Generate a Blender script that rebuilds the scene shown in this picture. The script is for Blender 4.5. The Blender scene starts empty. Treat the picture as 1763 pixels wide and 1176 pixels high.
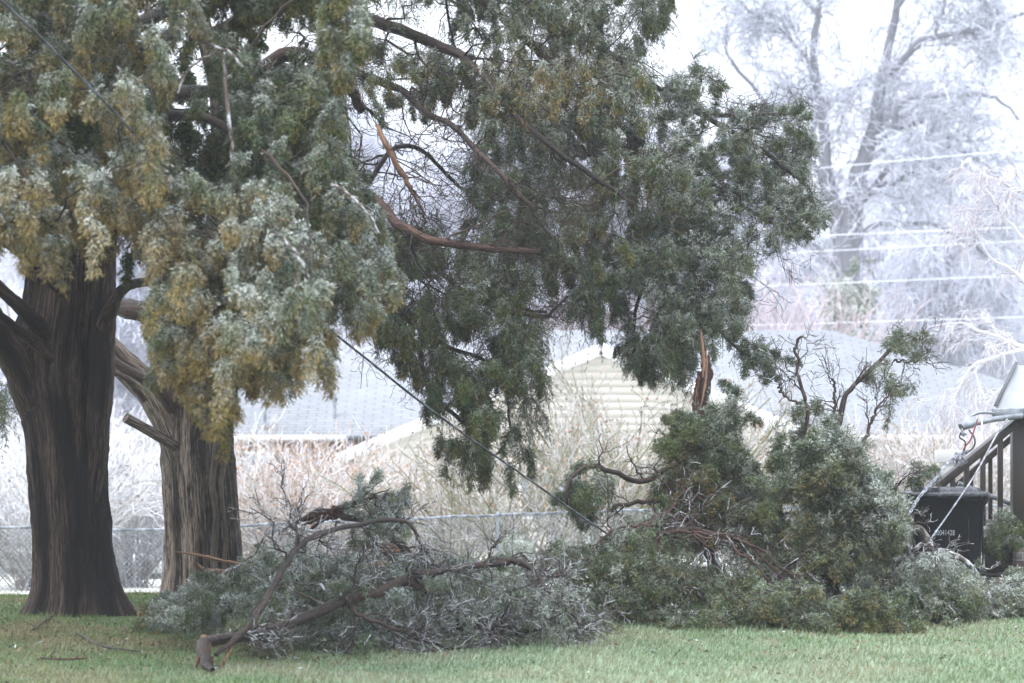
import bpy, math, random
import numpy as np
from math import radians
random.seed(4)
S = bpy.context.scene
COL = S.collection

# ------------------------------------------------------------------ camera
F, CX, HY, CH = 4500.0, 881.5, 740.0, 1.6        # focal length (px of the 1763 wide photo), principal x, horizon row, eye height
cam_d = bpy.data.cameras.new('camera'); cam = bpy.data.objects.new('camera', cam_d); COL.objects.link(cam)
cam.location = (0, 0, CH); cam.rotation_euler = (radians(90), 0, 0)
cam_d.sensor_width = 36; cam_d.lens = F / 1763 * 36
cam_d.shift_y = (HY - 588) / 1763
cam_d.clip_start = 0.5; cam_d.clip_end = 2000
cam_d.dof.use_dof = True; cam_d.dof.focus_distance = 24.0; cam_d.dof.aperture_fstop = 2.8
S.camera = cam
# ------------------------------------------------------------------ sky and sun
SUN_EL, SUN_AZ = radians(58), radians(212)
w = bpy.data.worlds.new('World'); S.world = w; w.use_nodes = True
nt = w.node_tree; nt.nodes.clear()
sky = nt.nodes.new('ShaderNodeTexSky'); sky.sky_type = 'NISHITA'; sky.sun_disc = False
sky.sun_elevation = SUN_EL; sky.sun_rotation = SUN_AZ; sky.air_density = 1.0; sky.dust_density = 4.0; sky.ozone_density = 2.0
mx = nt.nodes.new('ShaderNodeMix'); mx.data_type = 'RGBA'; mx.inputs[0].default_value = 0.8
nt.links.new(sky.outputs[0], mx.inputs[6]); mx.inputs[7].default_value = (9.7, 10.25, 11.3, 1)   # the cloud layer
tcw = nt.nodes.new('ShaderNodeTexCoord'); sep = nt.nodes.new('ShaderNodeSeparateXYZ'); nt.links.new(tcw.outputs['Generated'], sep.inputs[0])
zr_ = nt.nodes.new('ShaderNodeMapRange'); nt.links.new(sep.outputs[2], zr_.inputs[0])      # overcast: brightest overhead
zr_.inputs[1].default_value = 0; zr_.inputs[2].default_value = 1; zr_.inputs[3].default_value = .5; zr_.inputs[4].default_value = 1.75
vm = nt.nodes.new('ShaderNodeVectorMath'); vm.operation = 'SCALE'; nt.links.new(mx.outputs[2], vm.inputs[0]); nt.links.new(zr_.outputs[0], vm.inputs['Scale'])
bg = nt.nodes.new('ShaderNodeBackground'); bg.inputs[1].default_value = 0.1
out = nt.nodes.new('ShaderNodeOutputWorld')
nt.links.new(vm.outputs[0], bg.inputs[0]); nt.links.new(bg.outputs[0], out.inputs[0])
sl = bpy.data.lights.new('sun', 'SUN'); sl.energy = 0.9; sl.angle = radians(20); sl.color = (1, .97, .93)
so = bpy.data.objects.new('sun', sl); COL.objects.link(so)
# sun direction: azimuth measured like the sky texture's (clockwise from +Y)
sx, sy, sz = math.sin(SUN_AZ) * math.cos(SUN_EL), math.cos(SUN_AZ) * math.cos(SUN_EL), math.sin(SUN_EL)
from mathutils import Vector
so.rotation_euler = Vector((sx, sy, sz)).to_track_quat('Z', 'Y').to_euler()
so.location = (sx * 60, sy * 60, 60)
S.view_settings.view_transform = 'Standard'; S.view_settings.look = 'None'; S.view_settings.gamma = 1
S.view_settings.exposure = 1.32
S.cycles.max_bounces = 5; S.cycles.diffuse_bounces = 3; S.cycles.glossy_bounces = 2; S.cycles.transmission_bounces = 2
S.cycles.transparent_max_bounces = 4; S.cycles.volume_bounces = 1
S.cycles.use_denoising = True
S.cycles.sample_clamp_indirect = 4

# ------------------------------------------------------------------ helpers
def P(px, py, d):
    return np.array([(px - CX) * d / F, d, CH + (HY - py) * d / F])
def Z(x, y):                                       # the terrain
    y = np.asarray(y, float); x = np.asarray(x, float)
    b = np.interp(y, [0, 25, 37.5, 55, 75, 100, 600], [0, 0, -.76, -1.62, -1.9, -2.0, -2.0])
    return b + .025 * np.sin(x * .9 + y * .35) * np.cos(y * .6 - .4 * x) + .012 * np.sin(2.3 * x + 1.1 * y)
def nrm(a):
    return a / np.maximum(np.linalg.norm(a, axis=-1, keepdims=True), 1e-9)
def tagit(o, label=None, cat=None, group=None, kind=None):
    if label: o['label'] = label
    if cat: o['category'] = cat
    if group: o['group'] = group
    if kind: o['kind'] = kind
    return o
def empty(name, loc, label, cat, group=None):
    o = bpy.data.objects.new(name, None); COL.objects.link(o); o.location = [float(v) for v in loc]
    o.empty_display_size = .2
    return tagit(o, label, cat, group)
def link(name, me, mats, parent=None):
    for m in (mats if isinstance(mats, (list, tuple)) else [mats]): me.materials.append(m)
    o = bpy.data.objects.new(name, me); COL.objects.link(o)
    if parent is not None:
        o.parent = parent
        o.location = -parent.location
    return o
def mesh_np(name, V, F4, smooth=False, tc=None, col=None, mi=None):
    """V (n,3); F4 array (m,k)"""
    me = bpy.data.meshes.new(name)
    V = np.ascontiguousarray(V, np.float32).reshape(-1, 3); m, k = F4.shape
    me.vertices.add(len(V)); me.vertices.foreach_set('co', V.ravel())
    me.loops.add(m * k); me.loops.foreach_set('vertex_index', np.ascontiguousarray(F4, np.int32).ravel())
    me.polygons.add(m); me.polygons.foreach_set('loop_start', np.arange(0, m * k, k, dtype=np.int32))
    if mi is not None: me.polygons.foreach_set('material_index', np.ascontiguousarray(mi, np.int32))
    if smooth: me.polygons.foreach_set('use_smooth', np.ones(m, bool))
    if tc is not None:
        a = me.attributes.new('tc', 'FLOAT_VECTOR', 'POINT'); a.data.foreach_set('vector', np.ascontiguousarray(tc, np.float32).ravel())
    if col is not None:
        a = me.attributes.new('Col', 'FLOAT_COLOR', 'POINT')
        c = np.ones((len(V), 4), np.float32); c[:, :col.shape[1]] = col; a.data.foreach_set('color', c.ravel())
    me.update(calc_edges=True)
    return me

class Geo:
    """collects quads into one mesh"""
    def __init__(s): s.V = []; s.F = []; s.T = []; s.C = []; s.n = 0
    def add(s, V, Fq, T=None, C=None):
        V = np.asarray(V, float).reshape(-1, 3)
        s.V.append(V); s.F.append(np.asarray(Fq) + s.n); s.n += len(V)
        s.T.append(V if T is None else T)
        s.C.append(np.full((len(V), 4), .5) if C is None else C)
    def tubes(s, paths, rads, sides=6, cap=False, jit=0, rng=None, C=None):
        paths = np.asarray(paths, float); rads = np.asarray(rads, float)
        if paths.ndim == 2: paths = paths[None]; rads = rads[None]
        N, K, _ = paths.shape
        tan = np.gradient(paths, axis=1); tan = nrm(tan)
        mean = nrm(paths[:, -1] - paths[:, 0])
        ref = np.where(np.abs(mean[:, 2:3]) < .8, np.array([[0, 0, 1.]]), np.array([[1., 0, 0]]))
        a = nrm(np.cross(tan, ref[:, None, :])); b = np.cross(tan, a)
        th = np.arange(sides) / sides * 2 * np.pi
        ct, st = np.cos(th), np.sin(th)
        rr = rads[:, :, None] * np.ones(sides)
        if jit: rr = rr * (1 + jit * rng.standard_normal(rr.shape))
        V = paths[:, :, None, :] + rr[..., None] * (a[:, :, None, :] * ct[:, None] + b[:, :, None, :] * st[:, None])
        arc = np.concatenate([np.zeros((N, 1)), np.cumsum(np.linalg.norm(np.diff(paths, axis=1), axis=2), axis=1)], 1)
        T = np.zeros(V.shape); T[..., 0] = rads[:, :, None] * ct; T[..., 1] = rads[:, :, None] * st; T[..., 2] = arc[:, :, None]
        T += (np.arange(N) % 97)[:, None, None, None] * .37
        base = np.arange(N)[:, None, None] * K * sides + np.arange(K - 1)[None, :, None] * sides
        j = np.arange(sides)[None, None, :]; j2 = (j + 1) % sides
        Fq = np.stack([base + j, base + j2, base + sides + j2, base + sides + j], -1).reshape(-1, 4)
        CC = None
        if C is not None: CC = np.repeat(C, K * sides, axis=0)
        s.add(V.reshape(-1, 3), Fq, T.reshape(-1, 3), CC)
        if cap:
            for i in range(N):
                for e in (0, K - 1):
                    c = V[i, e].mean(0); ring = V[i, e]
                    vv = np.vstack([ring, c[None]])
                    jj = np.arange(sides); q = np.stack([jj, (jj + 1) % sides, np.full(sides, sides), np.full(sides, sides)], 1)
                    # triangles as fans of thin quads
                    mid = (ring + c) / 2
                    vv = np.vstack([ring, mid * 0 + c + (ring - c) * .02])
                    q = np.stack([jj, (jj + 1) % sides, sides + (jj + 1) % sides, sides + jj], 1)
                    s.add(vv, q, vv * 1.0, None if C is None else np.repeat(C[i:i + 1], 2 * sides, axis=0))
    def box(s, c, size, rz=0.0, M=None):
        v = np.array([[x, y, z] for z in (-.5, .5) for x, y in ((-.5, -.5), (.5, -.5), (.5, .5), (-.5, .5))]) * np.array(size)
        if M is not None: v = v @ np.array(M).T
        if rz: cs, sn = math.cos(rz), math.sin(rz); v = v @ np.array([[cs, sn, 0], [-sn, cs, 0], [0, 0, 1]])
        v = v + np.array(c)
        s.add(v, [[0, 3, 2, 1], [4, 5, 6, 7], [0, 1, 5, 4], [1, 2, 6, 5], [2, 3, 7, 6], [3, 0, 4, 7]])
    def beam(s, a, b, wd, hg, up=(0, 0, 1)):
        a = np.array(a, float); b = np.array(b, float); t = nrm(b - a); u = np.array(up, float)
        if abs(t @ u) > .95: u = np.array([0, 1., 0])
        sd = nrm(np.cross(t, u)); u = np.cross(sd, t)
        v = []
        for e in (a, b):
            for i, j in ((-.5, -.5), (.5, -.5), (.5, .5), (-.5, .5)): v.append(e + sd * wd * i + u * hg * j)
        s.add(v, [[0, 1, 2, 3], [4, 7, 6, 5], [0, 4, 5, 1], [1, 5, 6, 2], [2, 6, 7, 3], [3, 7, 4, 0]])
    def quad(s, a, b, c, d):
        s.add([a, b, c, d], [[0, 1, 2, 3]])
    def build(s, name, mats, parent=None, smooth=False, col=False, bevel=0):
        V = np.concatenate(s.V); Fq = np.concatenate(s.F)
        me = mesh_np(name, V, Fq, smooth, np.concatenate(s.T), np.concatenate(s.C) if col else None)
        o = link(name, me, mats, parent)
        if bevel:
            b = o.modifiers.new('b', 'BEVEL'); b.width = bevel; b.segments = 2; b.limit_method = 'ANGLE'
        return o

def cr(pts, K):
    """catmull-rom through (m,4) control points (x,y,z,r) -> (K,4)"""
    p = np.asarray(pts, float)
    if len(p) == 2: return p[0] + (p[1] - p[0]) * np.linspace(0, 1, K)[:, None]
    q = np.vstack([2 * p[0] - p[1], p, 2 * p[-1] - p[-2]])
    t = np.linspace(0, len(p) - 1 - 1e-6, K); i = t.astype(int); u = (t - i)[:, None]
    a, b, c, d = q[i], q[i + 1], q[i + 2], q[i + 3]
    return .5 * (2 * b + (c - a) * u + (2 * a - 5 * b + 4 * c - d) * u ** 2 + (3 * b - a - 3 * c + d) * u ** 3)
def limb(pts, K=None, wig=.0, rng=None):
    """pts rows (px,py,d,r px) -> path, radii in metres"""
    c = [np.append(P(a, b, d), r * d / F) for a, b, d, r in pts]
    K = K or max(8, 7 * len(c))
    q = cr(c, K)
    if wig:
        n = rng.standard_normal((K, 3)); n = (n + np.roll(n, 1, 0) + np.roll(n, -1, 0)) / 3; n[0] = 0
        q[:, :3] += n * wig
    return q[:, :3], np.maximum(q[:, 3], .002)

def spawn(paths, rads, m, L, ang, up, rk, K, rng, tmin=.15, tmax=1., wig=.04, tip=.35, bias=(0, 0, 0), sag=0.):
    """children along every parent path; all vectorised"""
    N, KP, _ = paths.shape
    idx = np.repeat(np.arange(N), m); n = len(idx)
    t = rng.uniform(tmin, tmax, n) * (KP - 1); i = np.minimum(t.astype(int), KP - 2); u = (t - i)[:, None]
    p0 = paths[idx, i] * (1 - u) + paths[idx, i + 1] * u
    r0 = rads[idx, i] * (1 - u[:, 0]) + rads[idx, i + 1] * u[:, 0]
    tan = nrm(paths[idx, i + 1] - paths[idx, i])
    r = rng.standard_normal((n, 3)); pr = nrm(r - (r * tan).sum(1, keepdims=True) * tan)
    a = radians(ang) * rng.uniform(.6, 1.3, n)[:, None]
    d = nrm(tan * np.cos(a) + pr * np.sin(a) + np.array([0, 0, up]) + np.array(bias))
    Ls = (rng.uniform(L[0], L[1], n) * (1.15 - .55 * t / (KP - 1)))[:, None, None]
    s_ = np.linspace(0, 1, K)[None, :, None]
    cur = nrm(rng.standard_normal((n, 3)))[:, None, :] * .25
    path = p0[:, None, :] + Ls * (d[:, None, :] * s_ + cur * s_ ** 2 + np.array([0, 0, -sag]) * s_ ** 2)
    if wig and K > 2:
        wg = rng.standard_normal((n, K, 3)) * wig; wg[:, 0] = 0; path = path + wg * Ls
    rr = (r0 * rk)[:, None] * (1 - (1 - tip) * np.linspace(0, 1, K))
    return path, rr

# ------------------------------------------------------------------ materials
MATS = {}
def mat(name, fn=None, **k):
    if name in MATS: return MATS[name]
    m = bpy.data.materials.new(name); m.use_nodes = True
    n = m.node_tree; b = n.nodes['Principled BSDF']
    for kk, v in k.items():
        b.inputs[kk.replace('_', ' ')].default_value = v
    if fn: fn(n, b)
    MATS[name] = m; return m
def N(n, t, **k):
    x = n.nodes.new('ShaderNode' + t)
    for a, v in k.items():
        if a.startswith('i_'):
            x.inputs[a[2:].replace('_', ' ')].default_value = v
        else: setattr(x, a, v)
    return x
def coords(n, scale, attr=None):
    mp = N(n, 'Mapping'); mp.inputs['Scale'].default_value = scale
    if attr:
        a = N(n, 'Attribute', attribute_name=attr); n.links.new(a.outputs['Vector'], mp.inputs['Vector'])
    else:
        a = N(n, 'TexCoord'); n.links.new(a.outputs['Object'], mp.inputs['Vector'])
    return mp.outputs[0]
def ramp(n, src, stops):
    r = N(n, 'ValToRGB'); e = r.color_ramp.elements
    while len(e) < len(stops): e.new(.5)
    for q, (p, c) in zip(e, stops): q.position = p; q.color = (*c, 1)
    n.links.new(src, r.inputs[0]); return r.outputs[0]
def noise(n, co, sc=1., det=4., rough=.6):
    x = N(n, 'TexNoise', i_Scale=sc, i_Detail=det, i_Roughness=rough); n.links.new(co, x.inputs['Vector']); return x.outputs[0]
def bump(n, b, h, s, dist):
    x = N(n, 'Bump', i_Strength=s, i_Distance=dist); n.links.new(h, x.inputs['Height']); n.links.new(x.outputs[0], b.inputs['Normal'])
def mixc(n, f, a, b_):
    x = N(n, 'Mix', data_type='RGBA'); n.links.new(f, x.inputs[0])
    for q, v in ((6, a), (7, b_)):
        if isinstance(v, tuple): x.inputs[q].default_value = (*v, 1)
        else: n.links.new(v, x.inputs[q])
    return x.outputs[2]

def bark(name, stops, sc=(38, 38, 2.2), icy=None, rough=.6, wet=.45, bs=.9):
    def fn(n, b):
        co = coords(n, sc, 'tc'); h0 = noise(n, co, 1, 6, .7); h1 = noise(n, coords(n, (sc[0] * 1.7, sc[1] * 1.7, sc[2] * 5), 'tc'), 1, 4, .7)
        hm = N(n, 'Mix'); hm.inputs[0].default_value = .42; n.links.new(h0, hm.inputs[2]); n.links.new(h1, hm.inputs[3]); h = hm.outputs[0]
        c = ramp(n, h, stops)
        big = noise(n, coords(n, (3.2, 3.2, .5), 'tc'), 1, 3)
        c = mixc(n, ramp(n, big, [(.44, (0, 0, 0)), (.54, (1, 1, 1))]), c, mixc(n, ramp(n, h, [(.45, (0, 0, 0)), (.72, (wet,) * 3)]), tuple(v * .6 for v in stops[0][1]), c))
        if icy:
            f = ramp(n, noise(n, coords(n, (9, 9, 5), 'tc'), 1, 5, .7), [(icy[0], (0, 0, 0)), (icy[0] + .12, (1, 1, 1))])
            c = mixc(n, f, c, icy[1])
            rg = ramp(n, f, [(0, (rough,) * 3), (1, (.12,) * 3)]); n.links.new(rg, b.inputs['Roughness'])
        else: b.inputs['Roughness'].default_value = rough
        b.inputs['Specular IOR Level'].default_value = .22
        n.links.new(c, b.inputs['Base Color']); bump(n, b, h, bs, .03)
    return mat(name, fn)
M_trunk = bark('bark_wet_cedar', [(.40, (.006, .004, .004)), (.5, (.040, .026, .021)), (.61, (.15, .105, .083))], (70, 70, 2.2), wet=.25, bs=1.)
M_trunk2 = bark('bark_dry_cedar', [(.42, (.024, .018, .015)), (.5, (.17, .135, .108)), (.60, (.42, .35, .29))], (70, 70, 2.2), wet=.75, bs=1.)
M_limb = bark('bark_limb', [(.3, (.03, .024, .022)), (.5, (.07, .05, .042)), (.72, (.15, .10, .08))], (30, 30, 5), rough=.4)
M_limb_red = bark('bark_limb_red', [(.36, (.03, .019, .016)), (.5, (.085, .048, .038)), (.66, (.17, .10, .075))], (30, 30, 5), rough=.35)
M_limb_ice = bark('bark_limb_iced', [(.3, (.045, .036, .032)), (.5, (.12, .09, .075)), (.72, (.22, .18, .16))], (30, 30, 5), icy=(.49, (.66, .70, .74)), rough=.3)
M_torn = bark('torn_heartwood', [(.38, (.016, .009, .008)), (.52, (.055, .023, .018)), (.66, (.22, .13, .085))], (70, 70, 3))
M_splint = bark('torn_sapwood', [(.36, (.14, .06, .035)), (.52, (.27, .165, .105)), (.68, (.46, .32, .2))], (70, 70, 3))
M_vine = bark('vine_bark', [(.36, (.05, .038, .03)), (.62, (.17, .135, .10))], (50, 50, 8))
def leafm(n, b):
    a = N(n, 'Attribute', attribute_name='Col'); n.links.new(a.outputs['Color'], b.inputs['Base Color'])
    r = ramp(n, a.outputs['Alpha'], [(0, (.6,) * 3), (1, (.16,) * 3)]); n.links.new(r, b.inputs['Roughness'])
    b.inputs['IOR'].default_value = 1.4
    q = ramp(n, a.outputs['Alpha'], [(0, (.10,) * 3), (.6, (.55,) * 3)]); n.links.new(q, b.inputs['Specular IOR Level'])
M_leaf = mat('cedar_leaf', leafm)
M_grass = mat('grass_blade', lambda n, b: (leafm(n, b)))
M_twig = mat('ice_twig', leafm)
def groundm(n, b):
    co = coords(n, (1, 1, 1))
    h = noise(n, co, 1.1, 8, .65)
    c = ramp(n, h, [(.3, (.05, .075, .03)), (.46, (.09, .12, .05)), (.56, (.17, .14, .085)), (.7, (.10, .125, .06))])
    fine = noise(n, co, 60, 3, .7)
    c = mixc(n, ramp(n, fine, [(.35, (0, 0, 0)), (.7, (.55,) * 3)]), c, (.2, .22, .17))
    sp = N(n, 'SeparateXYZ'); n.links.new(co, sp.inputs[0])
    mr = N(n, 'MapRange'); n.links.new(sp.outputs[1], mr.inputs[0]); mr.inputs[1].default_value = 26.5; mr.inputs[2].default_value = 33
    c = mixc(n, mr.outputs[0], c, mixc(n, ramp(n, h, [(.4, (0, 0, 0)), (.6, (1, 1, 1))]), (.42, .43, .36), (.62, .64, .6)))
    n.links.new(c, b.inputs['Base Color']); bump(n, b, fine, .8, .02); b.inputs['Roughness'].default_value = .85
M_ground = mat('lawn_soil', groundm)

# ------------------------------------------------------------------ ground
def terrain():
    ys = np.concatenate([np.arange(4, 45, .35), np.arange(45, 120, 3), np.array([130, 160, 220, 320, 480, 700])])
    xs = np.concatenate([np.array([-400, -200, -100, -60, -40]), np.arange(-25, 25.1, .5), np.array([40, 60, 100, 200, 400])])
    X, Y = np.meshgrid(xs, ys); V = np.stack([X, Y, Z(X, Y)], -1).reshape(-1, 3)
    nx, ny = len(xs), len(ys); i = np.arange(ny - 1)[:, None] * nx + np.arange(nx - 1)[None]
    Fq = np.stack([i, i + 1, i + nx + 1, i + nx], -1).reshape(-1, 4)
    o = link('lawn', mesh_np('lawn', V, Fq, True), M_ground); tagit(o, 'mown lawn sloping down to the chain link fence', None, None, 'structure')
terrain()

def vnoise(x, y, rng, sc):
    g = rng.random((64, 64)); x = x / sc; y = y / sc; xi = np.floor(x).astype(int); yi = np.floor(y).astype(int)
    u = x - xi; v = y - yi; u = u * u * (3 - 2 * u); v = v * v * (3 - 2 * v)
    a = g[xi % 64, yi % 64]; b = g[(xi + 1) % 64, yi % 64]; c = g[xi % 64, (yi + 1) % 64]; d = g[(xi + 1) % 64, (yi + 1) % 64]
    return (a * (1 - u) + b * u) * (1 - v) + (c * (1 - u) + d * u) * v

def grass():
    rng = np.random.default_rng(11)
    n = 330000
    y = 15.3 + (29.5 - 15.3) * rng.random(n) ** 1.15; x = (rng.random(n) - .5) * (y * .43)
    b1 = vnoise(x, y, rng, .55); b2 = vnoise(x, y, rng, .14); b3 = vnoise(x, y, rng, 1.7)
    h = rng.uniform(.02, .055, n) * (.5 + .9 * b2) * (.7 + .6 * b1)
    tall = rng.random(n) < .02; h = np.where(tall, h * 1.9, h)
    az = rng.random(n) * 6.283; lean = rng.uniform(.1, 1.1, n)
    d = np.stack([np.cos(az) * lean, np.sin(az) * lean, np.ones(n)], -1); d = nrm(d)
    wv = np.stack([-np.sin(az + 1), np.cos(az + 1), 0 * az], -1) * rng.uniform(.0022, .005, n)[:, None]
    p = np.stack([x, y, Z(x, y) - .004], -1)
    V = np.stack([p - wv, p + wv, p + d * h[:, None] + np.array([0, 0, 0])], 1)
    green = np.array([.10, .16, .05]); dry = np.array([.24, .19, .11]); fr = np.array([.36, .48, .34])
    # the dry thatch under the trees, greener towards the right
    k = np.clip((b1 * .7 + b3 * .6 - .62) * 3 + .35 / (1 + np.exp((x + 1.2) * 2.2)), 0, 1)[:, None] * rng.random((n, 1)) ** .4
    c = green * (.6 + .8 * rng.random((n, 1))) * (1 - k) + dry * (.6 + .8 * rng.random((n, 1))) * k
    f = np.clip(rng.random(n) * 1.25 * (.3 + .7 / (1 + np.exp(-(x + .9) * 2.2)) + .5 * b3 * (y < 19.5)) - .18, 0, .8)[:, None]
    c = c * (1 - f) + fr * f
    C = np.ones((n, 3, 4)); C[..., :3] = c[:, None]; C[..., 3] = f; C[:, 2, :3] *= 1.15
    me = mesh_np('grass', V.reshape(-1, 3), np.arange(3 * n).reshape(-1, 3), col=C.reshape(-1, 4))
    tagit(link('grass', me, M_grass), 'short frosted grass blades of the lawn', 'grass', None, 'stuff')
grass()

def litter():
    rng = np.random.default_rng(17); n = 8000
    y = np.where(rng.random(n) < .35, 15.6 + 9.5 * rng.random(n), rng.normal(19.8, 1.1, n)); x = (rng.random(n) - .5) * y * .42; k = rng.random(n) < .25 + .5 * (x < -1); x = x[k]; y = y[k]; n = len(x)  # real scatter, plus extra bits crowded under the piles to imitate contact shadow
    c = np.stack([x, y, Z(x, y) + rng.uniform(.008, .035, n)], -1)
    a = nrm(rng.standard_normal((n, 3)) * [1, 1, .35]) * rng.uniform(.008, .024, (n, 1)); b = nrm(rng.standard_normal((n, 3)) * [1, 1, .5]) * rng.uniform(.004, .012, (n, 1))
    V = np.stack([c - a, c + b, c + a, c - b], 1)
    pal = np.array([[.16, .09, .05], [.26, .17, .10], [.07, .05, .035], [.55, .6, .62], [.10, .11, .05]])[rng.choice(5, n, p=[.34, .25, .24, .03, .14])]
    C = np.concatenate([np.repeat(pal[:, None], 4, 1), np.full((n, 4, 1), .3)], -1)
    tagit(link('litter_with_contact_shade', mesh_np('litter_with_contact_shade', V.reshape(-1, 3), np.arange(4 * n).reshape(-1, 4), col=C.reshape(-1, 4)), M_grass), 'brown leaf bits and ice crumbs scattered in the grass, thickened under the piles to imitate contact shade', 'litter', None, 'stuff')
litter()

# ------------------------------------------------------------------ foliage
def inpoly(x, y, poly):
    poly = np.asarray(poly, float); c = np.zeros(len(x), bool); j = len(poly) - 1
    for i in range(len(poly)):
        xi, yi = poly[i]; xj, yj = poly[j]
        c ^= ((yi > y) != (yj > y)) & (x < (xj - xi) * (y - yi) / (yj - yi + 1e-12) + xi); j = i
    return c
def sample(poly, n, d0, d1, rng, holes=(), hole_keep=.08, sup=.26, lone_=.12, per=9):
    poly = np.asarray(poly, float); lo = poly.min(0); hi = poly.max(0); out = []; dep = []
    got = 0
    ns = max(6, int(n / per * 2.2)); sc = np.column_stack([rng.uniform(lo, hi, (ns, 2)), rng.uniform(d0, d1, ns)])
    sc = sc[inpoly(sc[:, 0], sc[:, 1], poly)]
    if len(sc) < 3: sc = np.column_stack([np.repeat(poly.mean(0)[None], 3, 0) , rng.uniform(d0, d1, 3)])
    while got < n:
        j = rng.integers(0, len(sc), n * 3); dq = sc[j, 2] + rng.normal(0, sup * .8, n * 3)
        q = sc[j, :2] + rng.normal(0, 1, (n * 3, 2)) * (sup * F / sc[j, 2])[:, None] * .75
        lone = rng.random(n * 3) < lone_; q[lone] = rng.uniform(lo, hi, (lone.sum(), 2)); dq[lone] = rng.uniform(d0, d1, lone.sum())
        k = inpoly(q[:, 0], q[:, 1], poly)
        for h in holes:
            k &= ~(inpoly(q[:, 0], q[:, 1], h) & (rng.random(len(q)) > hole_keep))
        q = q[k]; out.append(q); dep.append(dq[k]); got += len(q)
    q = np.concatenate(out)[:n]; d = np.concatenate(dep)[:n]
    return np.stack([(q[:, 0] - CX) * d / F, d, CH + (HY - q[:, 1]) * d / F], -1), q
def leaves(P0, D, L, W, rng, nb, nl, ll, lw, droop):
    n = len(P0); t = (np.arange(nb)[None] + rng.random((n, nb))) / nb
    dn = np.array([0, 0, -1.])
    pos = P0[:, None] + L[:, None, None] * (D[:, None] * t[..., None] + dn * droop * .6 * (t ** 2)[..., None])
    tan = nrm(D[:, None] + dn * 1.2 * droop * t[..., None])
    r = rng.standard_normal((n, nb, 3)); pr = nrm(r - (r * tan).sum(-1, keepdims=True) * tan)
    side = nrm(tan * .75 + pr * .8)
    sl_ = (W[:, None] * (1.02 - t) ** .6 * rng.uniform(.5, 1.15, (n, nb)) + .015)
    u = (np.arange(nl)[None, None] + rng.random((n, nb, nl))) / nl
    base = pos[:, :, None] + side[:, :, None] * (sl_[..., None] * u)[..., None] + dn * (sl_[..., None] * u ** 2 * .35 * droop)[..., None]
    ld = nrm(side[:, :, None] + .62 * rng.standard_normal((n, nb, nl, 3)) + dn * .25 * droop)
    wv = nrm(np.cross(ld, rng.standard_normal((n, nb, nl, 3)))) * (lw * .5)
    le = ll * rng.uniform(.55, 1.25, (n, nb, nl, 1))
    V = np.stack([base - wv, base + wv, base + ld * le], 3)
    tip = .5 * t[..., None] + .5 * u
    return V, tip                      # (n,nb,nl,3,3), (n,nb,nl)
GREEN = np.array([.095, .140, .042]); DGREEN = np.array([.040, .075, .042]); OLIVE = np.array([.105, .12, .04]); GOLD = np.array([.31, .225, .075])
BROWN = np.array([.14, .075, .04]); ICE = np.array([.62, .67, .65])
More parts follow.
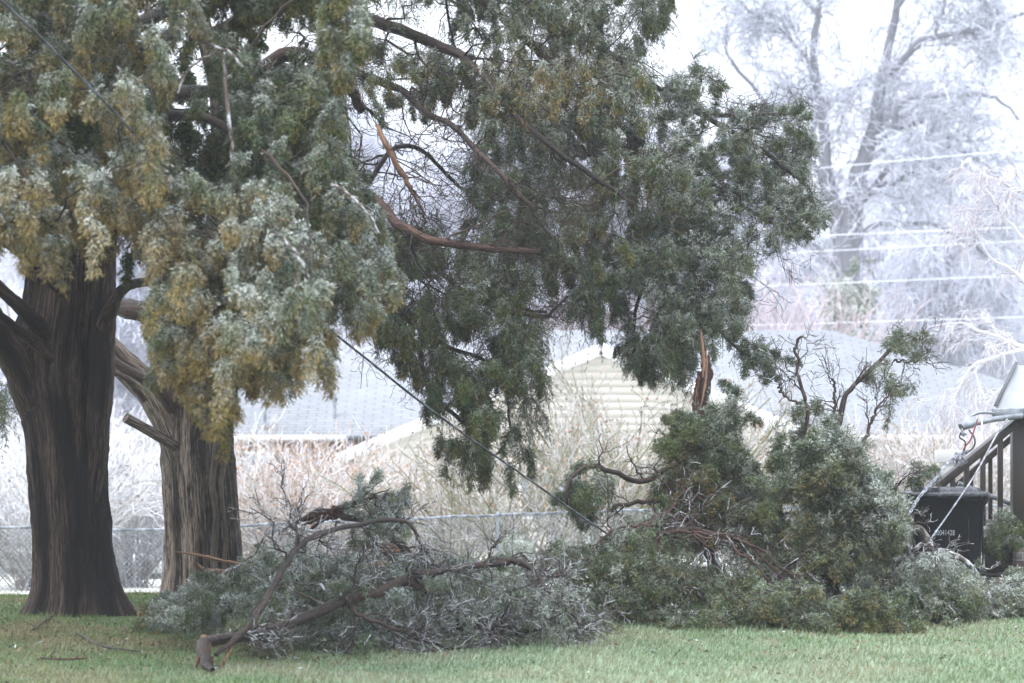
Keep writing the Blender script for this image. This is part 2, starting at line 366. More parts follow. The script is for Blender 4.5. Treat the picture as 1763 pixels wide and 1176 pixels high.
def foliage(parent, name, spec, rng, sources=None, twigmat=None):
    """spec: list of dicts poly,d,n (clusters),cr (cluster radius m),k (plumes per cluster),L,W,droop,gold,ice,out,holes,paint"""
    VV, CC = [], []; tw = Geo(); ctr_all = []
    for s in spec:
        s = dict(s)
        lz = s.get('loose') or s.get('fine')
        if s.get('fine'):
            s['n'] = int(s['n'] * s['fine'] * 1.3); s['cr'] *= .6; s['L'] = (s['L'][0] * .6, s['L'][1] * .75); s['W'] = (s['W'][0] * .75, s['W'][1] * .85); s['nb'] = 9; s['nl'] = 6; s['ll'] = s.get('ll', .034) * .8; s['lw'] = .0052
        if not lz:          # many small dense tufts with gaps between them
            if s.get('rag'):
                s['spread'] = 1.3; s['droop'] = s['droop'] * .6; s['bough'] = .25
                pc = np.asarray(s['poly'], float); cc_ = pc.mean(0); s['poly'] = [tuple(cc_ + (v_ - cc_) * rng.uniform(.88, 1.17)) for v_ in np.repeat(pc, 3, 0) + rng.normal(0, 9, (len(pc) * 3, 2))]
            s['n'] = int(s['n'] * s.get('dens', 1.6)); s['L'] = (.05 * s.get('fat', 1), .105 * s.get('fat', 1)); s['W'] = (.022, .042)
            s['nb'] = 6; s['nl'] = 6; s['k'] = 6; s['ll'] = s.get('ll', .034) * .85
        ctr, q = sample([(a, b - 22 * (s['droop'] >= .8)) for a, b in s['poly']], s['n'], s['d'][0], s['d'][1], rng, s.get('holes', ()), s.get('keep', .08), s.get('sup', .24), s.get('lone', .12))
        n = len(ctr); k = s['k']
        if s.get('floor', True): ctr[:, 2] = np.maximum(ctr[:, 2], Z(ctr[:, 0], ctr[:, 1]) + .07)
        crd = s['cr'] * rng.uniform(.6, 1.35, n)
        cpar = np.full(n, .4); root = ctr
        if not lz:
            J = 6; root = ctr; plen = rng.uniform(.55, 1.35, n) * s.get('bough', .19)
            o_ = nrm(rng.standard_normal((n, 3)) * s.get('spread', 1.) + np.array(s.get('dir', (0, -.3, -.1))) * 1.2)
            cc = np.linspace(0, 1, J)[None, :, None]
            cen = ctr[:, None] + plen[:, None, None] * (o_[:, None] * (cc - .35 * s['droop'] * cc ** 2) * .8 + np.array([0, 0, -1.]) * min(s['droop'], 1.1) * (.15 * cc + .65 * cc ** 2))
            nst = nrm(np.gradient(cen, axis=1)).reshape(-1, 3)
            ctr = cen.reshape(-1, 3); q = np.repeat(q, J, 0); cpar = np.tile(np.linspace(0, 1, J), n); grp = np.repeat(np.arange(n), J); n = n * J
            if s.get('floor', True): ctr[:, 2] = np.maximum(ctr[:, 2], Z(ctr[:, 0], ctr[:, 1]) + .05)
            pp = ctr.reshape(-1, J, 3); tw.tubes(pp, np.linspace(.0045, .002, J)[None] * np.ones((len(pp), 1)), 4)
            crd = np.full(n, .022) * (1.25 - .6 * cpar)
        idx = np.repeat(np.arange(n), k); m = len(idx)
        dr = nrm(rng.standard_normal((m, 3)) + np.array(s.get('out', (0, -.35, .15))))
        P0 = ctr[idx] + dr * (crd[idx] * rng.uniform(.05, .8, m))[:, None]
        D = nrm(dr * .8 + np.array(s.get('dir', (0, -.1, -.25))) + .3 * rng.standard_normal((m, 3)))
        if not lz: D = nrm(D * .9 + nst[idx] * .75)
        L = rng.uniform(*s['L'], m) * (1.15 - .5 * cpar[idx]); W = rng.uniform(*s['W'], m)
        nb, nl = s.get('nb', 12), s.get('nl', 7)
        V, tip = leaves(P0, D, L, W, rng, nb, nl, s.get('ll', .034), s.get('lw', .0065), s['droop'])
        ice = np.full(n, float(s.get('ice', .2))); gold = np.full(n, float(s.get('gold', .15)) * 1.0)
        for (cx, cy, rx, ry, di, dg) in s.get('paint', ()):
            g = np.exp(-((q[:, 0] - cx) / rx) ** 2 - ((q[:, 1] - cy) / ry) ** 2); ice += di * g; gold += dg * g
        if lz: ri, rg = rng.uniform(.35, 1.7, n), rng.uniform(.3, 1.6, n)
        else: ri, rg = rng.uniform(.3, 1.8, n // 6)[grp] * (1.35 - .7 * cpar), rng.uniform(.2, 1.7, n // 6)[grp] * (.45 + 1.2 * cpar)
        ice = ice * ri; gold = gold * rg + rng.normal(-.02, .05, n)
        sh = V.shape[:3]
        pi = np.clip(ice[idx] + rng.normal(0, .08, m), 0, 1)[:, None, None]; pg = np.clip(gold[idx] + rng.normal(0, .1, m), 0, 1)[:, None, None]
        mixv = np.clip((rng.random(n) if lz else rng.random(n // 6)[grp])[idx] + rng.normal(0, .2, m), 0, 1)[:, None, None, None]
        c = GREEN * mixv + DGREEN * (1 - mixv) + (OLIVE - GREEN) * (np.clip(pg * 1.4, 0, 1) * .6)[..., None]
        c = c * rng.uniform(.7, 1.3, sh)[..., None]
        hz = np.clip((V[..., 2, 2] - ctr[idx][:, None, None, 2]) / np.maximum(crd[idx], .06)[:, None, None] * .5 + .35, -.5, 1)     # height within the tuft
        g = np.clip(pg * (1.7 * tip - .2) * (1.5 - 1.4 * hz), 0, .9)[..., None]; c = c * (1 - g) + GOLD * g
        br = (rng.random(sh) < .025)[..., None]; c = np.where(br, BROWN, c)
        f = np.clip(pi * (.35 + .8 * tip) * (.55 + 1.1 * hz) * rng.uniform(.1, 2.0, sh), 0, .92)[..., None]; c = c * (1 - f) + ICE * f
        C = np.concatenate([np.broadcast_to(c, (*sh, 3)), f], -1)
        C = np.repeat(C[:, :, :, None], 3, 3)
        VV.append(V.reshape(-1, 3)); CC.append(C.reshape(-1, 4))
        # the stem of every plume
        tt = np.linspace(0, 1, 4)[None, :, None]
        st = P0[:, None] + L[:, None, None] * .9 * (D[:, None] * tt + np.array([0, 0, -1.]) * s['droop'] * .6 * tt ** 2)
        st = np.concatenate([ctr[idx][:, None], st], 1)
        sel = rng.random(m) < (s.get('stems', .6) if lz else .15)
        tw.tubes(st[sel], np.linspace(.0035, .0015, 5)[None] * np.ones((sel.sum(), 1)), 3)
        if not s.get('loose'): ctr_all.append(root)
    V = np.concatenate(VV); C = np.concatenate(CC)
    low = Z(V[:, 0], V[:, 1]) + .005; V[:, 2] = np.maximum(V[:, 2], low)
    me = mesh_np(name, V, np.arange(len(V)).reshape(-1, 3), col=C)
    link(name, me, M_leaf, parent)
    # branchlets from the limbs to every cluster
    if sources is not None and ctr_all:
        ctr = np.concatenate(ctr_all); src = np.concatenate(sources); nh = max(3, len(ctr) // 9)
        hub = np.zeros(len(ctr), bool); hub[rng.choice(len(ctr), min(nh, len(ctr)), False)] = True; H = ctr[hub]
        nh2 = max(2, len(H) // 6); hub2 = np.zeros(len(H), bool); hub2[rng.choice(len(H), min(nh2, len(H)), False)] = True
        def near(c, S_):
            out_ = []
            for q_ in c:
                v = S_ - q_; dd_ = np.linalg.norm(v, axis=1) + .4 * np.maximum(-v[:, 2], 0); dd_[dd_ < 1e-6] = 9; out_.append(S_[np.argmin(dd_ + rng.random(len(dd_)) * .1)])
            return np.array(out_)
        for (c, A, r0) in ((H[hub2], near(H[hub2], src), .011), (H[~hub2], near(H[~hub2], np.vstack([H[hub2], src[::3]])), .0075), (ctr[~hub], near(ctr[~hub], np.vstack([H, src[::4]])), .0042)):
            if not len(c): continue
            dd = c - A; ln = np.linalg.norm(dd, axis=1)
            t = np.linspace(0, 1, 8)[None, :, None]; arch = np.array([0, 0, 1.]) * (ln * .2)[:, None]
            pth = A[:, None] + dd[:, None] * t + arch[:, None] * (t * (1 - t) * 1.6) + rng.standard_normal((len(c), 8, 3)) * (ln * .035)[:, None, None] * np.sin(np.pi * t)
            rr = (r0 * (.6 + .5 * np.clip(ln, 0, 1.2)))[:, None] * np.linspace(1.1, .45, 8)[None]
            tw.tubes(pth, rr, 5)
    V = np.concatenate(tw.V)
    me = mesh_np('twigs', V, np.concatenate(tw.F), True, np.concatenate(tw.T))
    link('twigs', me, twigmat or M_limb, parent)

# ------------------------------------------------------------------ trunks
def trunk_mesh(rows, d, flutes, rng, base_flare, K=150, A=144, top_extend=0):
    """rows (py, left, right) from the ground up; fluted, flared cross sections"""
    rows = sorted(rows, key=lambda r: -r[0]); py = np.array([r[0] for r in rows], float)
    Lx = np.array([r[1] for r in rows], float); Rx = np.array([r[2] for r in rows], float)
    yy = np.linspace(py[0], py[-1], K)
    l = np.interp(-yy, -py, Lx); r = np.interp(-yy, -py, Rx)
    ker = np.ones(7) / 7; l = np.convolve(np.pad(l, 3, 'edge'), ker, 'valid'); r = np.convolve(np.pad(r, 3, 'edge'), ker, 'valid')
    cx = ((l + r) / 2 - CX) * d / F; rad = (r - l) / 2 * d / F; z = CH + (HY - yy) * d / F
    th = np.arange(A) / A * 2 * np.pi
    z = z - .03
    h = (z - z[0])[:, None]
    prof = np.zeros((K, A))
    for (f, amp, ph, tw_) in flutes: prof += amp * np.cos(f * th[None] + ph + tw_ * h)
    fine = rng.standard_normal((A,)) * .010; fine2 = rng.standard_normal((K // 6 + 2, A)) * .028
    f2 = np.stack([np.interp(np.linspace(0, K // 6 + 1, K), np.arange(K // 6 + 2), fine2[:, a]) for a in range(A)], 1)
    fl = np.exp(-h / .22)
    root = np.zeros((1, A))
    for (ang, amp, wd) in base_flare:
        dd = (th - ang + np.pi) % (2 * np.pi) - np.pi; root = root + amp * np.exp(-(dd / wd) ** 2)[None]
    R = rad[:, None] * (1 + prof * .6 + fine[None] + f2 + rng.standard_normal((K, A)) * .006 + root * fl)
    V = np.stack([cx[:, None] + R * np.cos(th), d + R * np.sin(th), z[:, None] + 0 * R], -1)
    T = np.stack([.3 * np.cos(th)[None] + 0 * R, .3 * np.sin(th)[None] + 0 * R, z[:, None] + 0 * R], -1)
    i = np.arange(K - 1)[:, None] * A; j = np.arange(A)[None]; j2 = (j + 1) % A
    Fq = np.stack([i + j, i + j2, i + A + j2, i + A + j], -1).reshape(-1, 4)
    return V.reshape(-1, 3), Fq, T.reshape(-1, 3)

rng = np.random.default_rng(5)
# ===== tree one: the big cedar at the left edge
t1 = empty('cedar_tree', P(120, 1060, 22.5), 'large old cedar with dark wet trunk and gold tipped drooping crown at the left edge', 'tree')
V, Fq, T = trunk_mesh([(1064, 48, 202), (1040, 58, 200), (1000, 62, 194), (940, 60, 188), (860, 54, 184), (760, 47, 181), (690, 34, 182), (640, 22, 186), (590, 24, 190), (520, 40, 192), (440, 50, 192), (300, 70, 190), (0, 90, 190), (-300, 100, 180), (-700, 120, 160)],
                      22.5, [(3, .05, .4, .2), (5, .05, 1.2, -.15), (9, .035, 2.2, .1), (14, .02, .7, 0)], rng,
                      [(-.15, .75, .22), (-.75, .28, .25), (3.4, .32, .3), (-1.7, .15, .3), (-2.4, .22, .3), (1.4, .3, .5)], K=240)
g = Geo(); g.add(V, Fq, T); g.build('trunk', M_trunk, t1, True)
L1 = [limb(p, wig=.006, rng=rng) for p in [
    [(120, 860, 22.5, 16), (66, 720, 22.4, 30), (30, 630, 22.2, 28), (-12, 560, 22.1, 27), (-60, 480, 22.0, 25), (-120, 330, 22, 26)],
    [(130, 700, 22.5, 16), (95, 605, 22.3, 18), (50, 545, 21.9, 14), (5, 500, 21.7, 11), (-70, 440, 21.5, 15), (-150, 380, 21, 12)],
    [(140, 960, 22.5, 10), (166, 800, 22.3, 17), (170, 700, 22.2, 22), (176, 600, 22.1, 22), (180, 500, 22.1, 20), (182, 420, 22, 19), (190, 300, 21.7, 17), (210, 120, 21, 14), (230, -150, 20.5, 10)],
    [(182, 560, 22.0, 16), (195, 520, 21.8, 12), (215, 495, 21.5, 9), (246, 486, 21, 8), (330, 470, 20, 7), (420, 430, 18.5, 6)],
    [(110, 500, 22, 14), (70, 465, 21.6, 10), (20, 425, 21, 9), (-50, 385, 20, 8)],
    [(110, 640, 22.3, 11), (60, 590, 21.9, 11), (20, 560, 21.6, 9), (-30, 520, 21.3, 7)],
    [(120, 420, 22, 24), (160, 300, 20.5, 18), (240, 220, 18.5, 14), (340, 200, 17, 9), (450, 260, 16.3, 5)],
    [(120, 380, 22, 24), (100, 250, 20, 18), (60, 180, 18, 13), (0, 160, 16.5, 8), (-60, 180, 16, 5)],
    [(130, 250, 22, 20), (200, 80, 20, 15), (330, 0, 18, 11), (460, -30, 17, 8), (580, 0, 16.5, 5)],
    [(140, 300, 22, 20), (260, 180, 20, 14), (400, 160, 18.5, 10), (520, 220, 17.6, 7), (600, 330, 17.2, 4)],
    [(150, 380, 22, 20), (260, 320, 20, 15), (380, 330, 18, 11), (460, 400, 17, 7), (500, 500, 16.6, 4)],
    [(130, 100, 22, 18), (60, -60, 19, 14), (0, -120, 17, 9), (-80, -100, 16, 5)],
]]
g = Geo(); [g.tubes(p, r, 14, jit=.03, rng=rng) for p, r in L1[:6]]; g.build('lower_limb', M_trunk, t1, True)
g = Geo(); [g.tubes(p, r, 10, jit=.03, rng=rng) for p, r in L1[6:]]; g.build('upper_limb', M_limb, t1, True)
g = Geo()
for p in [[(540, 335, 16.6, 3), (572, 323, 16.2, 3), (610, 340, 16.0, 2.6), (638, 375, 15.9, 2.2), (655, 405, 15.9, 1.5)], [(470, 400, 15.6, 2.5), (500, 425, 15.1, 2.8), (518, 450, 15, 2.5), (532, 478, 15, 2)], [(330, 65, 16.6, 2.5), (378, 82, 16.2, 3), (400, 95, 16.1, 2.5), (418, 116, 16.1, 2)], [(378, 84, 16.2, 2.5), (330, 115, 16.1, 2.4), (305, 160, 16, 1.8)], [(384, 90, 16.3, 4), (392, 200, 16.2, 4), (400, 260, 16.2, 3.5), (402, 330, 16.2, 2.5)]]:
    a, r = limb(p, K=22, wig=.008, rng=rng); g.tubes(a, r, 7)
g.build('iced_branch', M_limb_ice, t1, True)
paint1 = [(470, 470, 110, 170, .42, -.05), (620, 480, 60, 100, .30, .0), (150, 300, 200, 60, .20, .15), (60, 390, 150, 60, .05, .8), (270, 400, 140, 60, .10, .7), (540, 560, 40, 50, .0, .4), (650, 520, 40, 60, .1, .3),
          (350, 560, 60, 120, -.1, .25), (200, 110, 100, 90, .22, .15), (420, 650, 90, 80, -.05, .55), (120, 180, 90, 60, -.1, .25), (450, 250, 60, 60, .15, -.1), (600, 60, 30, 80, .25, .1),
          (530, 200, 50, 100, -.1, .0), (560, 380, 40, 50, -.15, .1)]
crown1 = [
    dict(poly=[(-120, -120), (330, -120), (335, 60), (320, 200), (345, 330), (300, 395), (370, 440), (372, 480), (300, 470), (240, 455), (190, 425), (120, 430), (60, 432), (0, 405), (-60, 400), (-120, 380)],
         d=(15.4, 18.2), n=320, sup=.2, cr=.17, k=9, L=(.10, .26), W=(.04, .075), droop=1.0, ice=.34, gold=.22, paint=paint1, ll=.028, lw=.0062, nb=13, nl=7,
         holes=[[(60, 140), (150, 140), (160, 210), (70, 210)], [(100, 190), (220, 200), (235, 290), (120, 250)], [(0, 60), (40, 60), (40, 120), (0, 110)], [(290, 60), (340, 60), (340, 300), (280, 260)], [(-100, 230), (60, 225), (100, 270), (-60, 290)]], keep=.12),
    dict(poly=[(345, 60), (420, 90), (480, 180), (500, 330), (440, 340), (345, 330), (320, 200)], holes=[[(335, 60), (420, 60), (415, 300), (350, 320)]], keep=.15, d=(16.5, 19), n=60, cr=.15, k=8, L=(.12, .28), W=(.05, .08), droop=1.0, ice=.34, gold=.05, ll=.028, lw=.006),
    dict(poly=[(330, 330), (480, 320), (520, 380), (555, 480), (562, 560), (568, 610), (520, 660), (470, 690), (430, 690), (408, 735), (365, 735), (330, 690), (290, 640), (262, 600), (252, 520), (290, 470), (380, 450), (350, 380)],
         d=(15.2, 17.2), n=240, cr=.15, k=10, L=(.12, .30), W=(.05, .08), droop=1.05, ice=.36, gold=.22, paint=paint1, ll=.027, lw=.0062, nb=13, nl=7),
    dict(poly=[(470, 140), (560, 130), (585, 200), (600, 300), (640, 370), (680, 430), (675, 520), (650, 560), (600, 565), (570, 530), (520, 400), (470, 300)],
         d=(16.3, 18.6), n=150, cr=.16, k=9, L=(.12, .28), W=(.05, .08), droop=1.0, ice=.32, gold=.14, paint=paint1, ll=.028, lw=.0062),
    dict(poly=[(552, -120), (625, -120), (622, 40), (608, 130), (580, 150), (560, 100)], d=(16, 17.6), n=34, cr=.14, k=9, L=(.12, .3), W=(.05, .08), droop=1.1, ice=.35, gold=.15),
    dict(poly=[(330, -120), (560, -120), (555, 0), (480, 20), (400, 70), (340, 60)], d=(17, 20), n=80, cr=.17, k=9, L=(.15, .3), W=(.05, .08), droop=.9, ice=.15, gold=.1),
    dict(poly=[(-160, 100), (620, 60), (500, 400), (300, 560), (200, 420), (-160, 420)], d=(18.5, 21.3), n=170, cr=.24, k=7, L=(.2, .4), W=(.06, .1), droop=.8, ice=.02, gold=.0, ll=.04, lw=.009, nb=10, nl=6,
         holes=[[(430, 10), (590, 10), (590, 180), (430, 150)]], keep=.0),
    # the crown above and outside the frame
    dict(poly=[(-1100, -1100), (700, -1100), (640, -120), (-160, -100), (-160, 330), (-700, 300), (-1100, 0)], d=(16.5, 25), n=300, cr=.45, k=8, L=(.4, .8), W=(.12, .2), droop=.8, ice=.1, gold=.1, ll=.09, lw=.03, nb=9, nl=5, stems=0, loose=True),
]
for q_ in crown1:
    if not q_.get('loose'): q_.update(fat=.84, bough=.17, dens=1.9)
foliage(t1, 'crown', crown1, rng, [p for p, r in L1[3:]])

# ===== tree two: the fluted cedar and its long broken crown
t2 = empty('cedar_tree', P(348, 1032, 24.8), 'cedar with pale fluted trunk, sawn stub and broken crown spreading to the right', 'tree')
V, Fq, T = trunk_mesh([(1036, 284, 416), (1000, 288, 414), (950, 289, 412), (880, 285, 408), (800, 281, 402), (740, 282, 398), (680, 290, 396), (600, 310, 396), (480, 330, 405), (330, 368, 412), (150, 362, 396), (0, 325, 352), (-300, 300, 325), (-800, 320, 335)],
                      24.8, [(4, .05, .9, .1), (7, .05, 2.0, -.1), (11, .05, .3, .06), (17, .03, 1.1, 0)], rng,
                      [(3.3, .22, .3), (-1.2, .15, .3), (-.1, .2, .3), (1.5, .3, .5)], K=220)
g = Geo(); g.add(V, Fq, T); g.build('trunk', M_trunk2, t2, True)
g = Geo()
for p in [[(380, 690, 24.4, 4), (372, 770, 24.38, 5), (366, 830, 24.36, 6), (372, 890, 24.36, 6), (368, 960, 24.36, 6), (376, 1010, 24.34, 6)],
          [(392, 700, 24.42, 4), (385, 780, 24.4, 4), (380, 850, 24.38, 5), (388, 920, 24.38, 4), (384, 1000, 24.38, 4)]]:
    a, r = limb(p, wig=.004, rng=rng); g.tubes(a, r, 8)
g.build('vine', M_vine, t2, True)
low2 = [limb(p, K=30, wig=.008, rng=rng) for p in [
    [(318, 830, 24.7, 26), (300, 745, 24.7, 30), (272, 690, 24.7, 28), (232, 645, 24.7, 26), (190, 605, 24.7, 24), (120, 540, 24.8, 22), (60, 430, 25, 18), (20, 250, 25, 14)],
    [(300, 700, 24.5, 16), (272, 668, 24.3, 10), (225, 640, 24.2, 9), (180, 612, 24.2, 8), (130, 585, 24.2, 7)],
    [(232, 530, 24.9, 16), (205, 524, 25, 14), (160, 500, 25, 12)],
    [(275, 560, 24.8, 14), (240, 535, 24.8, 18), (205, 525, 24.9, 17), (160, 480, 25, 15)],
    [(250, 690, 24.5, 6), (212, 648, 24.4, 5), (180, 643, 24.4, 4)],
]]
g = Geo(); [g.tubes(p, r, 14, jit=.03, rng=rng) for p, r in low2[:1]]; g.build('forked_limb', M_trunk2, t2, True)
g = Geo(); [g.tubes(p, r, 10, jit=.03, rng=rng) for p, r in low2[1:]]; g.build('side_limb', M_limb, t2, True)
g = Geo(); a, r = limb([(300, 768, 24.5, 9), (275, 752, 24.3, 9.5), (245, 735, 24.1, 9), (216, 719, 24.0, 9)], K=20); g.tubes(a, r, 12, cap=True); g.build('sawn_stub', M_trunk2, t2, True)
L2 = [limb(p, wig=.012, rng=rng) for p in [
    [(385, 420, 24.7, 16), (470, 330, 24.3, 14), (560, 300, 23.7, 11), (625, 325, 23.1, 9), (690, 388, 22.8, 8.5), (750, 415, 22.7, 8), (830, 426, 22.7, 6.5), (930, 434, 22.7, 5)],
    [(380, 200, 24.7, 14), (480, 100, 24.6, 13), (560, 110, 24.5, 12), (600, 150, 24.4, 10), (625, 190, 24.35, 8)],
    [(648, 215, 23.4, 3), (662, 245, 23.3, 5), (684, 285, 23.3, 5), (704, 318, 23.3, 4.5), (712, 335, 23.3, 3), (730, 368, 23.3, 1.6)],
    [(360, 60, 24.7, 13), (480, 10, 24.6, 12), (620, 30, 24.5, 11), (770, 85, 24.5, 9), (830, 130, 24, 7), (900, 210, 23.4, 6), (1000, 290, 23.2, 5), (1090, 350, 23.3, 4)],
    [(560, 110, 24.5, 8), (680, 150, 24.5, 7), (740, 200, 23.8, 6), (780, 215, 23.4, 5), (860, 300, 23.1, 5), (920, 360, 23.1, 4)],
    [(345, -60, 24.7, 13), (560, -80, 24.8, 11), (760, -40, 24.9, 10), (900, 60, 25, 8), (1000, 160, 25, 7), (1100, 240, 25, 6), (1180, 330, 25, 5), (1230, 440, 24.9, 4)],
    [(345, -140, 24.7, 13), (600, -200, 25.2, 11), (860, -120, 25.4, 9), (1000, 20, 25.4, 7), (1060, 100, 25.3, 5), (1200, 190, 25.2, 5), (1300, 250, 25, 4), (1390, 320, 24.8, 3)],
    [(1200, 190, 25.2, 4), (1270, 200, 25.1, 3.5), (1380, 190, 25, 2.5)],
    [(1100, 240, 25, 4), (1200, 300, 24.9, 4), (1320, 380, 24.8, 3), (1400, 400, 24.8, 2)],
    [(1180, 330, 25, 4), (1200, 430, 24.9, 4), (1215, 520, 24.8, 4), (1260, 590, 24.8, 3), (1320, 630, 24.8, 2)],
    [(1180, 380, 24.9, 4), (1120, 460, 24.7, 3), (1090, 560, 24.7, 3), (1110, 650, 24.7, 2)],
    [(900, 360, 24.5, 5), (870, 440, 24.4, 4), (880, 520, 24.3, 4), (940, 540, 24.3, 2.5)],
    [(690, 430, 24.4, 5), (700, 470, 24.3, 5), (760, 480, 24.3, 4)],
    [(700, 420, 24.4, 6), (760, 470, 24.2, 5), (830, 520, 24.1, 5), (930, 545, 24, 4), (960, 530, 24, 2)],
    [(560, 300, 24.4, 6), (590, 420, 24.2, 5), (660, 520, 24.1, 5), (720, 600, 24, 5), (740, 670, 24, 4.5), (790, 720, 24, 3.5), (850, 760, 24, 3)],
    [(680, 540, 24, 4), (780, 600, 24, 4), (860, 640, 24, 3), (880, 740, 24, 2)],
    [(620, 330, 24.5, 5), (700, 250, 25, 4), (800, 330, 25.4, 3)],
]]
g = Geo(); [g.tubes(L2[i][0], L2[i][1], 10, jit=.05, rng=rng) for i in (0, 1)]; g.build('snapped_limb', M_limb_red, t2, True)
g = Geo(); a, r = L2[2]; g.tubes(a, r, 10, jit=.12, rng=rng, cap=True); g.build('peeled_limb', M_splint, t2, True)
g = Geo(); [g.tubes(p, r, 8, jit=.04, rng=rng) for p, r in L2[3:]]; g.build('upper_limb', M_limb, t2, True)
# dead inner twigs showing against the sky
g = Geo()
PP = np.stack([cr(np.hstack([p, r[:, None]]), 12)[:, :3] for p, r in L2]); RR = np.stack([np.interp(np.linspace(0, 1, 12), np.linspace(0, 1, len(r)), r) for p, r in L2])
a1, r1 = spawn(PP, RR, 16, (.5, 1.1), 55, -.1, .28, 7, rng, wig=.05, sag=.1)
a2, r2 = spawn(a1, r1, 6, (.2, .5), 50, -.05, .5, 5, rng, wig=.06)
a3, r3 = spawn(a2, r2, 3, (.08, .22), 50, -.05, .6, 4, rng, wig=.08)
for a, r, s_ in ((a1, r1, 5), (a2, r2, 4), (a3, r3, 3)):
    k = (np.abs(a[..., 1] - 24.6).max(1) < 3)
    # nothing dead hangs below the live foliage
    e = a[:, -1]; zz = HY - (e[:, 2] - CH) * F / e[:, 1]; xx = CX + e[:, 0] * F / e[:, 1]
    k &= ~((zz > 560) & (xx > 950)) & ~((zz > 700)) & ~((xx > 1130) & (zz < 150)) & ~((xx > 1400))
    g.tubes(a[k], np.maximum(r[k], .0022), s_)
g.build('bare_twigs', M_limb, t2, True)
holes2 = [[(625, 232), (800, 215), (800, 400), (770, 395), (700, 380), (640, 320)], [(540, -10), (790, -10), (785, 60), (700, 75), (540, 40)], [(600, 150), (700, 150), (710, 205), (600, 240)],
          [(430, 10), (540, 10), (545, 110), (440, 110)], [(690, 440), (770, 450), (760, 500), (690, 500)], [(1120, 60), (1160, 60), (1160, 115), (1120, 125)], [(1150, 195), (1240, 200), (1240, 235), (1160, 225)],
          [(930, 440), (1050, 470), (1050, 520), (930, 520)], [(840, 300), (900, 320), (900, 350), (850, 350)], [(1080, 480), (1130, 500), (1130, 560), (1085, 560)], [(950, 560), (1062, 545), (1062, 700), (950, 700)], [(842, 640), (900, 610), (960, 590), (960, 700), (842, 700)]]
paint2 = [(1000, 120, 90, 60, .05, .35), (880, 120, 80, 60, .0, .3), (1080, 240, 90, 80, .1, .05), (1250, 280, 120, 90, -.02, .05), (1000, 360, 80, 80, -.05, .2), (1180, 400, 80, 100, .14, 0), (1300, 230, 60, 40, .12, .0), (820, 250, 120, 60, .05, -.05), (1210, 520, 60, 60, .2, 0),
          (700, 80, 100, 60, .0, .1), (730, 620, 80, 100, -.1, .1), (1000, 560, 30, 60, .1, 0)]
